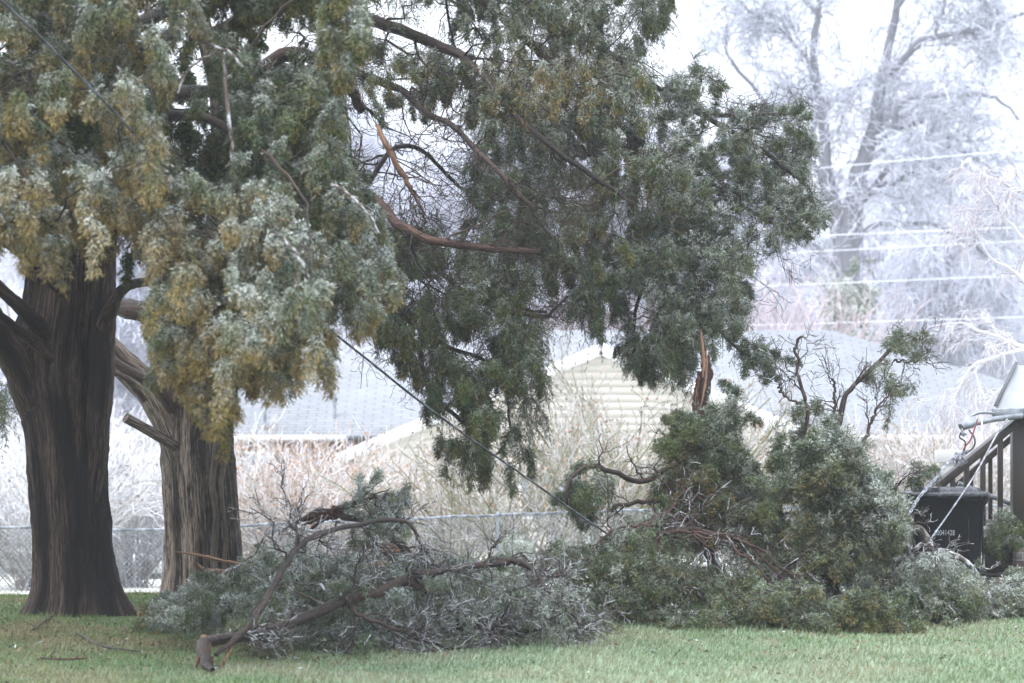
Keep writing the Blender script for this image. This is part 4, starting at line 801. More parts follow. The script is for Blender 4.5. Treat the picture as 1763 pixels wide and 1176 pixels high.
pa = proto_tree(71, 15, .03, (.22, .2, .23), LAV, 'bare_tree', 'iced bare tree half hidden behind the cedar crown, left of the tall leaning one', gz(1230, 122))
pb = proto_tree(72, 13, .22, (.24, .22, .26), LAV, 'bare_tree', 'iced tree at the right edge behind the wires', gz(1690, 118))
GT = 'iced bare trees'
for (src, px, d, rz, sc, lb) in [
    (pa, 1010, 128, 1.1, (1.1, 1.0), 'iced tree glimpsed between the upper cedar limbs above the gable peak'),
    (pa, 760, 118, 2.3, (1., 1.0), 'iced tree seen through the bare twig gap of the cedar'),
    (pa, 560, 125, 4.0, (1.0, 1.1), 'iced tree behind the left end of the roof ridge'),
    (pb, 1560, 135, 2.2, (1.25, 1.0), 'pale spreading iced tree just right of the leaning trunk'),
    (pb, 1790, 140, 4.2, (1.3, 1.1), 'farthest pale spreading iced tree cut by the right edge'),
    (pb, 1380, 140, .7, (1.2, .9), 'pale spreading iced tree just left of the leaning trunk'),
    (pa, 1640, 150, 5.1, (1.2, 1.2), 'tall iced tree rising behind the wires at right'),
    (pa, 330, 115, .5, (1., .8), 'iced tree behind the second trunk'),
    (pa, 90, 110, 3.3, (1., .8), 'iced tree behind the dark trunk'),
    (pb, 1130, 150, 3.1, (1.2, .9), 'pale iced tree low behind the gable roof'),
    (pb, 880, 140, 1.5, (1.3, .8), 'pale iced tree over the middle of the roof ridge'),
    (pb, 200, 100, 5.5, (1., .55), 'low iced tree between the two trunks')]:
    copy_tree(src, gz(px, d), rz, sc, lb, GT)
# the pink twigged fan behind the roof and the dark evergreen
def fan(name, loc, n, h, spread, base, ice, label, seed, lean=(0, 0), cat='shrub', group='iced shrubs beyond the fence', rb=.016, f0=.35, leafc=None, nleaf=0, sub=((7, .45), (5, .5), (0, 0)), rmin=.005, parent_loc=None):
    r_ = np.random.default_rng(seed)
    e = empty(name, (0, 0, 0), label, cat, group)
    K = 9; t = np.linspace(0, 1, K)[None, :, None]
    az = r_.random(n) * 6.283; sp = spread * r_.random(n) ** .6
    d = np.stack([np.cos(az) * sp + lean[0], np.sin(az) * sp + lean[1], np.ones(n)], -1); d = nrm(d)
    L = h * r_.uniform(.55, 1.1, n)[:, None, None]
    b0 = np.stack([r_.normal(0, .12 * h * .5, n), r_.normal(0, .12 * h * .5, n), np.zeros(n)], -1)[:, None]
    dout = np.stack([np.cos(az), np.sin(az), np.full(n, -.6)], -1)[:, None]
    p = b0 + L * (d[:, None] * t + dout * .22 * spread * t ** 2.2) + r_.standard_normal((n, K, 3)) * .012 * h * t
    r = rb * np.linspace(1, .4, K)[None] * r_.uniform(.6, 1.2, n)[:, None]
    g = Geo(); g.tubes(p, r, 5, C=colr(n, base, ice, f0, r_, .2))
    g.build('stems', M_twig, e, True, col=True)
    g = Geo(); PP, RR = p, r; f = f0
    for m, l in sub:
        if not m: continue
        PP, RR = spawn(PP, RR, m, (h * l * .22, h * l * .5), 32, .25, .6, 5, r_, tmin=.25, wig=.04); f += .17; RR = np.maximum(RR, rmin)
        g.tubes(PP, RR, 3, C=colr(len(PP), base, ice, f, r_))
    g.build('twigs', M_twig, e, True, col=True)
    if nleaf:
        ii = r_.integers(0, len(PP), nleaf); kk = r_.integers(1, PP.shape[1], nleaf); c = PP[ii, kk]
        a = nrm(r_.standard_normal((nleaf, 3))) * .034; b = nrm(r_.standard_normal((nleaf, 3))) * .02
        V = np.stack([c - a, c + b, c + a, c - b], 1); col = np.repeat(np.array(leafc)[None] * r_.uniform(.6, 1.3, (nleaf, 1)), 4, 0)
        col = np.hstack([col, np.full((len(col), 1), .3)])
        link('dead_leaves', mesh_np('dead_leaves', V.reshape(-1, 3), np.arange(4 * nleaf).reshape(-1, 4), col=col), M_leaf, e)
    e.location = loc
    return e
PINK = (.42, .30, .30)
fan('shrub', gz(1290, 92), 120, 8.6, .42, (.36, .27, .27), (.66, .58, .62), 'pinkish iced fan of stems behind the roof, right of the hanging cedar', 80, (.3, 0), 'shrub', None, .035, .4, sub=((5, .5), (3, .5)), rmin=.012)
fan('shrub', gz(985, 92), 150, 8.0, .6, (.26, .17, .16), (.52, .45, .48), 'brownish pink thicket over the roof beside the gable peak', 81, (.0, 0), 'shrub', None, .03, .25, sub=((6, .5), (5, .5)), rmin=.012)
TAN = (.33, .215, .11); OLV = (.15, .145, .055); WH = (.84, .86, .92)
def sz(px, d, dz=0): return (float((px - CX) * d / F), float(d), float(Z((px - CX) * d / F, d)) - .05)
proto = {}
proto['white'] = fan('shrub', sz(60, 44), 110, 2.9, .9, (.26, .22, .18), WH, 'white iced shrub in the corner left of the dark trunk', 90, nleaf=900, leafc=(.2, .14, .10), f0=.35, sub=((7, .5), (4, .5)), rmin=.0065)
proto['tan'] = fan('shrub', sz(500, 46), 100, 2.9, .75, TAN, WH, 'tan twigged iced shrub with orange leaves just right of the second trunk', 91, nleaf=2200, leafc=(.40, .21, .10), f0=.25, sub=((6, .5), (3, .5)), rmin=.0065)
proto['olive'] = fan('shrub', sz(905, 42), 40, 2.9, .85, OLV, (.7, .68, .72), 'open olive stemmed iced shrub behind the middle fence post', 92, nleaf=700, leafc=(.38, .24, .15), f0=.10, rb=.022, sub=((5, .55), (3, .5)), rmin=.006)
proto['reed'] = fan('shrub', sz(1560, 48), 170, 3.0, .6, (.30, .22, .13), WH, 'pale tan iced thicket behind the bushy fallen limb', 93, nleaf=2200, leafc=(.38, .27, .17), f0=.25, sub=((5, .5), (3, .5)), rmin=.0065)
GS = 'iced shrubs beyond the fence'
for (k, px, d, rz, sc, lb) in [
    ('white', -60, 48, 1, (1.1, 1.1), 'white iced shrub cut by the left edge'),
    ('white', 225, 47, 2, (1.0, 1.0), 'white iced shrub between the two trunks, nearer one'),
    ('white', 180, 62, 3.3, (1.5, 1.35), 'taller white iced shrub between the two trunks, behind'),
    ('white', 20, 60, 4.2, (1.5, 1.4), 'taller white iced shrub behind the corner one'),
    ('tan', 430, 50, 1.4, (.9, .85), 'tan iced shrub touching the second trunk'),
    ('tan', 590, 49, 2.6, (1.0, 1.0), 'tan iced shrub under the roof vent pipe'),
    ('tan', 665, 52, 4.1, (.95, .9), 'tan iced shrub where the gable rake meets the eave'),
    ('tan', 745, 48, 5.3, (.8, .6), 'tan iced shrub left of the middle fence post'),
    ('olive', 1000, 43, 1.9, (1.1, 1.2), 'olive stemmed iced shrub under the gable peak'),
    ('olive', 1080, 46, 3.0, (1.25, 1.5), 'tallest olive stemmed shrub in front of the gable siding'),
    ('olive', 780, 43, 4.5, (.9, .9), 'olive stemmed shrub between the two fence posts'),
    ('olive', 1170, 44, 5.4, (1.05, 1.15), 'olive stemmed shrub behind the upright broken limb'),
    ('reed', 1320, 49, .8, (1.0, .95), 'pale tan thicket left of the bushy fallen limb'),
    ('reed', 1440, 51, 2.1, (1.05, 1.05), 'pale tan thicket behind the bare crooked stems'),
    ('reed', 1650, 47, 3.7, (1.0, 1.0), 'pale tan thicket above the black bin'),
    ('reed', 1745, 50, 5.0, (1.1, 1.1), 'pale tan thicket behind the stair balusters'),
    ('olive', 1280, 45, .4, (1.0, 1.1), 'olive stemmed shrub between upright and bushy limbs')]:
    copy_tree(proto[k], sz(px, d), rz, sc, lb, GS)
# white arching branches at the right edge
def arching():
    r_ = np.random.default_rng(77)
    e = empty('bare_tree', P(1850, 950, 34), 'small iced tree arching in from the right edge over the stair', 'tree')
    lm = [limb(p, K=16, wig=.03, rng=r_) for p in [
        [(1850, 950, 34, 12), (1840, 800, 34, 11), (1820, 650, 34, 9), (1800, 400, 34, 7), (1790, 200, 34, 4)],
        [(1840, 700, 34, 6), (1790, 620, 34, 5), (1735, 590, 34, 3.5), (1700, 575, 34, 2.5), (1660, 555, 34, 1.5)],
        [(1825, 560, 34, 5), (1780, 500, 34, 4), (1740, 465, 34, 3), (1700, 435, 34, 2), (1680, 400, 34, 1.4)],
        [(1820, 480, 34, 5), (1770, 420, 34, 4), (1730, 370, 34, 3), (1700, 330, 34, 2), (1685, 310, 34, 1.2)],
        [(1840, 640, 34, 5), (1780, 600, 33.5, 4), (1720, 610, 33.2, 3), (1670, 640, 33, 2), (1640, 690, 33, 1.4)],
        [(1810, 420, 34, 5), (1780, 350, 34, 4), (1745, 320, 34, 3), (1720, 350, 34, 2)],
        [(1840, 680, 34, 5), (1790, 650, 34.5, 4), (1740, 660, 34.6, 3), (1700, 690, 34.7, 2), (1680, 740, 34.7, 1.2)]]]
    g = Geo(); g.tubes(*lm[0], 8, C=colr(1, (.3, .27, .27), WH, .3, r_)); g.build('trunk', M_twig, e, True, col=True)
    PP = np.stack([p for p, r in lm[1:]]); RR = np.stack([r for p, r in lm[1:]]); g = Geo(); g.tubes(PP, RR, 6, C=colr(len(PP), (.45, .4, .42), WH, .6, r_))
    for m, L, ang in ((9, (.35, .9), 40), (7, (.2, .45), 40), (4, (.1, .25), 40)):
        PP, RR = spawn(PP, RR, m, L, ang, .0, .55, 5, r_, tmin=.25, sag=.35); RR = np.maximum(RR, .004)
        g.tubes(PP, RR, 3, C=colr(len(PP), (.42, .33, .36), (.78, .8, .86), .6, r_))
    g.build('branches', M_twig, e, True, col=True)
arching()
# dark evergreen far behind the pink shrub
ev = empty('evergreen_tree', gz(1480, 98), 'dull dark green evergreen behind the pinkish shrub', 'tree')
g = Geo(); a = np.array(gz(1480, 98)); g.tubes(np.linspace(a, a + [0, 0, 4], 6), np.linspace(.2, .1, 6), 8); g.build('trunk', M_limb, ev, True)
foliage(ev, 'crown', [dict(poly=[(1430, 500), (1450, 440), (1480, 430), (1500, 480), (1510, 600), (1420, 600)], d=(97, 100), n=40, cr=.5, k=8, L=(.4, .9), W=(.15, .25), droop=.4, ice=.75, gold=.0, ll=.16, lw=.05, nb=8, nl=5, loose=True)], rt)
# tiny evergreen on the fence line
ev = empty('evergreen_seedling', sz(880, 36.5), 'little frosted evergreen at the foot of the middle fence post', 'shrub')
foliage(ev, 'foliage', [dict(poly=[(850, 985), (862, 945), (880, 925), (900, 945), (905, 985)], d=(36.2, 36.9), n=26, cr=.12, k=8, L=(.1, .2), W=(.04, .06), droop=.1, ice=.45, gold=.0, floor=False, loose=True)], rt)

# ------------------------------------------------------------------ house
def roofm(n, b):
    co = coords(n, (1, 1, 1), 'tc')
    br = N(n, 'TexBrick', i_Scale=1.0); br.offset = .5; br.inputs['Brick Width'].default_value = .55; br.inputs['Row Height'].default_value = .19
    br.inputs['Mortar Size'].default_value = .03; br.inputs['Mortar Smooth'].default_value = .4
    br.inputs['Color1'].default_value = (.185, .20, .225, 1); br.inputs['Color2'].default_value = (.25, .265, .29, 1); br.inputs['Mortar'].default_value = (.08, .088, .10, 1)
    n.links.new(co, br.inputs['Vector'])
    c = mixc(n, ramp(n, noise(n, co, .8, 5), [(.35, (0, 0, 0)), (.7, (.6,) * 3)]), br.outputs[0], (.255, .272, .30))
    n.links.new(c, b.inputs['Base Color']); b.inputs['Roughness'].default_value = .5
M_roof = mat('iced_shingles', roofm)
M_white = mat('white_trim', Base_Color=(.8, .81, .82, 1), Roughness=.4)
M_side = mat('cream_siding', lambda n, b: (n.links.new(mixc(n, noise(n, coords(n, (.6, 3, 8)), 1, 4), (.62, .575, .52), (.70, .66, .61)), b.inputs['Base Color'])), Roughness=.5)
def brickm(n, b):
    co = coords(n, (1, 1, 1), 'tc'); mp = N(n, 'Mapping'); mp.inputs['Rotation'].default_value = (radians(90), 0, 0); n.links.new(co, mp.inputs[0])
    br = N(n, 'TexBrick', i_Scale=1.0); br.inputs['Brick Width'].default_value = .21; br.inputs['Row Height'].default_value = .075; br.inputs['Mortar Size'].default_value = .008
    br.inputs['Color1'].default_value = (.42, .19, .09, 1); br.inputs['Color2'].default_value = (.54, .28, .14, 1); br.inputs['Mortar'].default_value = (.5, .42, .33, 1)
    n.links.new(mp.outputs[0], br.inputs['Vector']); n.links.new(br.outputs[0], b.inputs['Base Color']); b.inputs['Roughness'].default_value = .8
M_brick = mat('orange_brick', brickm)
M_glass = mat('window_glass', Base_Color=(.25, .33, .42, 1), Roughness=.08)
M_dark = mat('dark_gap', Base_Color=(.06, .065, .07, 1), Roughness=.6)
M_metal = mat('galvanised', lambda n, b: n.links.new(ramp(n, noise(n, coords(n, (8, 8, 8)), 1, 4), [(.35, (.13, .145, .165)), (.65, (.33, .36, .40))]), b.inputs['Base Color']), Metallic=.3, Roughness=.3)
M_rail = mat('iced_rail', lambda n, b: n.links.new(ramp(n, noise(n, coords(n, (9, 9, 9)), 1, 4), [(.4, (.06, .07, .085)), (.62, (.28, .31, .35))]), b.inputs['Base Color']), Roughness=.35)
M_icemetal = mat('iced_metal', lambda n, b: n.links.new(ramp(n, noise(n, coords(n, (14, 14, 14)), 1, 4), [(.4, (.12, .13, .16)), (.65, (.42, .45, .50))]), b.inputs['Base Color']), Roughness=.2)

hs = empty('house', (0, 78, float(Z(0, 78))), 'long low house with pale iced shingle roof and cream front gable behind the shrubs', 'house')
def slab(g, pts, th, tcs):
    """quad/tri roof plane with thickness and texture coordinates running along it"""
    pts = [np.array(p, float) for p in pts]
    if len(pts) == 3: pts.append(pts[2] + (pts[1] - pts[2]) * .001)
    u = nrm(pts[1] - pts[0]); nn = nrm(np.cross(u, pts[3] - pts[0])); v = np.cross(nn, u)
    T = [[(p - pts[0]) @ u + tcs, (p - pts[0]) @ v, 0] for p in pts]
    top = np.array(pts); bot = top - nn * th
    g.add(np.vstack([top, bot]), [[0, 1, 2, 3], [7, 6, 5, 4], [0, 4, 5, 1], [1, 5, 6, 2], [2, 6, 7, 3], [3, 7, 4, 0]], np.array(T + T))
ze, zr = 1.43, 4.72
e0, e1, yb, yr = -11.75, 19.5, 75.0, 82.0
r0x, r1x = (715 - CX) * yr / F, (1432 - CX) * yr / F
g = Geo()
slab(g, [(e0, yb, ze), (e1, yb, ze), (r1x, yr, zr), (r0x, yr, zr)], .12, 0)
slab(g, [(e0, 89, ze), (e0, yb, ze), (r0x, yr, zr)], .12, 3)
slab(g, [(e1, yb, ze), (e1, 89, ze), (r1x, yr, zr)], .12, 5)
slab(g, [(e1, 89, ze), (e0, 89, ze), (r0x, yr, zr), (r1x, yr, zr)], .12, 1)
g.build('roof', M_roof, hs)
# gable wing
yg = 70.0; pk = P(1035, 590, yg); dl = P(575, 782, yg); halfw = pk[0] - dl[0]; zl = dl[2]; gx0, gx1 = pk[0] - halfw, pk[0] + halfw
yback = 81.0
g = Geo()
slab(g, [(gx0, yback, zl), (gx0, yg, zl), (pk[0], yg, pk[2]), (pk[0], yback, pk[2])], .10, 0)
slab(g, [(gx1, yg, zl), (gx1, yback, zl), (pk[0], yback, pk[2]), (pk[0], yg, pk[2])], .10, 0)
g.build('gable_roof', M_roof, hs)
g = Geo()   # rake boards
for sgn, gx in ((-1, gx0), (1, gx1)):
    a = np.array([gx, yg - .03, zl - .17]); b = np.array([pk[0], yg - .03, pk[2] - .17])
    g.beam(a, b, .05, .30, (0, 0, 1))
    g.beam(a + [0, .14, -.15], b + [0, .14, -.15], .28, .03, (0, 0, 1))
g.build('rake_board', M_white, hs)
# siding of the gable wall: lapped boards with real steps
g = Geo(); zb = float(Z(0, 75)) - .1; yw = yg + .45; wi0, wi1 = gx0 + .6, gx1 - .6
z = zb; sl_ = (pk[2] - zl) / halfw
while z < pk[2] - .3:
    z2 = min(z + .205, pk[2] - .3)
    def lim(zz):
        k = (pk[2] - .26 - zz) / sl_
        return max(wi0, pk[0] - k), min(wi1, pk[0] + k)
    a0, a1 = lim(z); b0, b1 = lim(z2)
    g.add([(a0, yw - .006, z), (a1, yw - .006, z), (b1, yw - .004, z2), (b0, yw - .004, z2), (a0, yw, z), (a1, yw, z)], [[0, 1, 2, 3], [4, 5, 1, 0]])
    z = z2
g.build('siding', M_side, hs)
for wx in (wi0, wi1): g = Geo(); g.quad((wx, yw + .01, zb), (wx, 76, zb), (wx, 76, zl), (wx, yw + .01, zl)); g.build('side_wall', M_side, hs)
def window(x, zc, wd, hg, y, shut=False):
    g = Geo(); t = .07
    for dx in (-1, 1): g.box((x + dx * (wd / 2 + t / 2), y - .02, zc), (t, .08, hg + 2 * t))
    for dz in (-1, 1): g.box((x, y - .02, zc + dz * (hg / 2 + t / 2)), (wd, .08, t))
    g.box((x, y - .015, zc), (wd, .05, .045))
    f = g.build('window', M_white, hs); g = Geo(); g.box((x, y + .005, zc), (wd, .02, hg)); o = g.build('pane', M_glass, f); o.location = (0, 0, 0)
window(1.0, -.2, 1.5, 1.1, yw - .03); window(4.8, -.2, 1.2, 1.1, yw - .03)
# main wall left of the wing: brick with a pale door and window
g = Geo(); ym = 75.7
g.box(((e0 + .6 + wi0) / 2, ym + .1, (zb + ze) / 2 - .05), (wi0 - e0 - .6, .2, ze - zb - .15)); g.box(((wi1 + e1 - .6) / 2, ym + .1, (zb + ze) / 2 - .05), (e1 - .6 - wi1, .2, ze - zb - .15))
g.box(((e0 + e1) / 2, 88.2, (zb + ze) / 2), (e1 - e0 - 1.2, .2, ze - zb - .15)); g.box((e0 + .7, 82, (zb + ze) / 2), (.2, 12.2, ze - zb - .15)); g.box((e1 - .7, 82, (zb + ze) / 2), (.2, 12.2, ze - zb - .15))
g.build('wall', M_brick, hs)
window(-7.4, .35, .9, 1.1, ym - .02); window(-9.9, .45, .8, .9, ym - .02)
g = Geo(); g.box((-6.55, ym - .03, -.55), (.14, .1, 2.6)); g.build('downspout', M_white, hs)
for a_, b_ in ((e0, gx0), (gx1, e1)): g = Geo(); g.box(((a_ + b_) / 2, yb - .07, ze - .06), (b_ - a_, .14, .14)); g.build('gutter', M_white, hs)
g = Geo(); g.box(((e0 + gx0) / 2, yb + .35, ze - .16), (gx0 - e0, .66, .03)); g.build('soffit', M_side, hs)
def pipe(px, py0, py1, d, r, mt=M_metal, cap=True):
    a = P(px, py0, d); b = P(px, py1, d); g = Geo(); g.tubes(np.linspace(b, a, 4), [r] * 4, 12, cap=True)
    if cap: g.tubes(np.linspace(a - [0, 0, .0], a + [0, 0, .14], 3), [r * 1.5] * 3, 12, cap=True)
    return g
def roofy(py, px):   # a point of the front roof plane seen at that pixel
    k = (zr - ze) / (yr - yb); zz = lambda d: CH + (HY - py) * d / F
    d = (CH - ze + k * yb) / (k - (HY - py) / F); return d
pipe(576, 693, 722, roofy(720, 576), .045).build('vent_pipe', M_metal, hs, True)
pipe(456, 700, 740, roofy(740, 456), .05).build('vent_pipe', M_metal, hs, True)
g = Geo(); dd = roofy(640, 775); a = P(775, 640, dd); g.box(a + [0, 0, .15], (.4, .4, .25)); g.box(a + [0, 0, .3], (.5, .5, .05)); g.build('roof_vent', M_white, hs)
# second house glimpsed behind
h2 = empty('house', (-6, 118, -2), 'white eaved far house glimpsed through the hanging cedar above the ridge', 'house')
g = Geo(); pl = P(640, 600, 96); pr = P(840, 600, 96)
g.box(((pl[0] + pr[0]) / 2, 98, 1.2), (pr[0] - pl[0], 4, 6.2)); g.build('wall', M_side, h2)
g = Geo(); slab(g, [(pl[0] - .4, 95.6, 4.4), (pr[0] + .4, 95.6, 4.4), (pr[0] + .4, 98, 5.3), (pl[0] - .4, 98, 5.3)], .15, 0); slab(g, [(pr[0] + .4, 100.4, 4.4), (pl[0] - .4, 100.4, 4.4), (pl[0] - .4, 98, 5.3), (pr[0] + .4, 98, 5.3)], .15, 0); g.build('roof', M_roof, h2)

# ------------------------------------------------------------------ parked car beyond the fence
def car():
    d = 56.0; c = empty('parked_car', sz(262, d), 'pale parked car seen from behind between the two trunks', 'car')
    x0 = (262 - CX) * d / F; zg = float(Z(x0, d)); Mc = mat('pale_car_paint', Base_Color=(.6, .63, .66, 1), Roughness=.25)
    prof = [(0, .45), (0.0, .95), (.1, 1.02), (.55, 1.42), (1.0, 1.5), (2.2, 1.48), (3.0, 1.0), (4.1, .85), (4.3, .6), (4.3, .3), (0.05, .3)]
    xs = [(-.86, .9), (-.8, 1), (0, 1.0), (.8, 1), (.86, .9)]
    prof = np.array(prof); m = len(prof); V = []
    for xo, k in xs:
        for (yy, zz) in prof:
            kk = 1 - .14 * max(0, (zz - .95)) / .55
            V.append((x0 + xo * kk, d + 2 + (yy - 2) * (1 if abs(xo) < .85 else .97), zg + zz * (1 if abs(xo) < .85 else .985)))
    Fq = [[i * m + j, (i + 1) * m + j, (i + 1) * m + (j + 1) % m, i * m + (j + 1) % m] for i in range(len(xs) - 1) for j in range(m)]
    g = Geo(); g.add(V, Fq); o = g.build('body', Mc, c, True); 
    g = Geo(); g.quad((x0 - .62, d + .13, zg + 1.06), (x0 + .62, d + .13, zg + 1.06), (x0 + .54, d + .5, zg + 1.38), (x0 - .54, d + .5, zg + 1.38)); g.build('rear_window', M_glass, c)
    Mr = mat('tail_red', Base_Color=(.5, .02, .02, 1), Roughness=.2)
    for s in (-1, 1):
        g = Geo(); g.box((x0 + s * .68, d - .02, zg + .82), (.24, .06, .16)); g.build('tail_light', Mr, c)
    Mt = mat('tyre', Base_Color=(.03, .03, .03, 1), Roughness=.8)
    for sx_ in (-1, 1):
        for yy in (.8, 3.4):
            g = Geo(); a = np.array([x0 + sx_ * .66, d + yy, zg + .31]); g.tubes(np.stack([a, a + [.2 * sx_, 0, 0]]), [.31, .31], 20, cap=True); wo = g.build('wheel', Mt, c)
            g = Geo(); g.tubes(np.stack([a + [.19 * sx_, 0, 0], a + [.215 * sx_, 0, 0]]), [.19, .17], 16, cap=True); q = g.build('rim', M_metal, wo); q.location = (0, 0, 0)
    g = Geo(); g.box((x0, d - .04, zg + .45), (1.6, .12, .22)); g.build('bumper', Mc, c, bevel=.03)
car()

# ------------------------------------------------------------------ chain link fence
def fence():
    e = empty('chain_link_fence', P(430, 1022, 37.5), 'iced chain link fence along the back of the lawn', 'fence')
    ctl = [(-420, 908, 37.3), (0, 908, 37.5), (285, 913, 37.8), (412, 905, 38), (700, 893, 38.6), (985, 882, 39.4), (1200, 876, 39.9), (1900, 868, 41)]
    pts = np.array([P(*c) for c in ctl])
    L = np.concatenate([[0], np.cumsum(np.linalg.norm(np.diff(pts, axis=0), axis=1))])
    def at(s): return np.stack([np.interp(s, L, pts[:, i]) for i in range(3)], -1)
    g = Geo(); s = np.linspace(0, L[-1], 400); p = at(s); p[:, 2] += .006 * np.sin(s * 7); r_ = np.random.default_rng(3)
    g.tubes(p, .019 + .004 * r_.random(400), 8); g.build('top_rail', M_rail, e, True)
    g = Geo(); H = 1.05; mesh_w = .075; n = int(L[-1] / mesh_w)
    lines = []
    s0 = np.arange(-n * .0 - H, L[-1], mesh_w)
    tt = np.linspace(0, 1, 6)
    for sg in (1, -1):
        st = s0 if sg == 1 else s0 + H
        ss = st[:, None] + sg * H * tt[None]; ok = (ss.min(1) > 0) & (ss.max(1) < L[-1]); ss = ss[ok]
        p = at(ss.ravel()).reshape(len(ss), 6, 3).copy(); p[..., 2] -= H * (1 - tt)[None] + .01; p[..., 1] += .012 * sg
        lines.append(p)
    p = np.concatenate(lines); g.tubes(p, np.full(p.shape[:2], .0046), 3); g.build('wire_mesh', M_rail, e, True)
    g = Geo(); p = at(s); p[:, 2] -= .98; g.tubes(p, np.full(400, .006), 4); g.build('tension_wire', M_icemetal, e, True)
    for px in (-180, 90, 282, 470, 857, 1235, 1600):
        dd = float(np.interp(px, [c[0] for c in ctl], [c[2] for c in ctl])); top = P(px, np.interp(px, [c[0] for c in ctl], [c[1] for c in ctl]), dd)
        g = Geo(); r0_ = .035 if px == 282 else .026; b = top + [0, .03, 0]; zz = float(Z(b[0], b[1])) - .1
        g.tubes(np.array([[b[0], b[1], zz], [b[0], b[1], b[2] + .01]]), [r0_, r0_], 12, cap=True)
        g.tubes(np.array([[b[0], b[1], b[2] + .01], [b[0], b[1], b[2] + .04], [b[0], b[1], b[2] + .06]]), [r0_ * 1.2, r0_ * 1.0, .004], 12)
        g.build('post', M_metal, e, True)
fence()

# ------------------------------------------------------------------ wires
M_cable = mat('black_cable', lambda n, b: n.links.new(ramp(n, noise(n, coords(n, (9, 9, 9)), 1, 3), [(.45, (.02, .022, .028)), (.66, (.13, .145, .17))]), b.inputs['Base Color']), Roughness=.15)
M_wire = mat('iced_wire', Base_Color=(.78, .82, .9, 1), Roughness=.15)
q = limb([(-120, -110, 14.0, 4.6), (0, 0, 14.3, 4.4), (60, 55, 14.5, 4.2), (130, 125, 14.7, 4), (200, 196, 14.9, 3.8), (240, 240, 15.2, 3.6), (330, 338, 16.4, 3.4), (450, 455, 18.4, 3.4), (560, 560, 20, 3.3), (640, 625, 20.6, 3.2), (720, 689, 21, 3.1), (800, 748, 21.3, 2.9), (900, 818, 21.6, 2.7), (1000, 888, 21.8, 2.5), (1060, 928, 21.9, 2.4), (1125, 962, 22, 2.3)], K=160)
g = Geo(); g.tubes(q[0], q[1] * .66 * np.random.default_rng(1).uniform(.92, 1.1, 160), 10); tagit(g.build('fallen_cable', M_cable, None, True), 'thick black service cable sagging diagonally from top left into the pile', 'cable')
wire_ends = []
for i, (y1, y0, d, r, lb) in enumerate([(257, 290, 66, .022, 'topmost iced overhead wire at right'), (391, 406, 66, .022, 'iced overhead wire, upper one of the close middle pair'), (415, 433, 66, .018, 'iced overhead wire, lower one of the close middle pair'),
                                     (474, 489, 66, .02, 'iced overhead wire above the pinkish shrub'), (546, 557, 67, .024, 'iced overhead wire just above the right roof ridge'), (590, 586, 67, .017, 'thin darker overhead wire level with the right roof slope')]):
    a = P(1763 + 500, y1 - (y0 - y1) * 1.4, 90); b = P(1120, y0 + (y0 - y1) * .8, 92); r *= .7; t = np.linspace(0, 1, 60)[:, None]; wire_ends.append(b)
    p = a + (b - a) * t; 
    g = Geo(); g.tubes(p, np.full(60, r) * np.random.default_rng(i).uniform(.9, 1.15, 60), 6)
    tagit(g.build('overhead_wire', M_cable if i == 5 else M_wire, None, True), lb, 'wire', 'overhead wires')

up = empty('utility_pole', gz(1120, 92), 'wooden utility pole behind the cedar crown carrying the overhead wires', 'pole')
g = Geo(); b = wire_ends[0]; g.tubes(np.linspace([b[0], 92.2, -2.1], [b[0], 92.2, b[2] + .6], 12), np.linspace(.17, .12, 12), 12, cap=True); g.build('pole', M_limb, up, True)
for b in wire_ends: g = Geo(); g.beam(b + [-.05, 0, 0], b + [.05, .2, 0], .06, .06); g.build('insulator', M_metal, up)
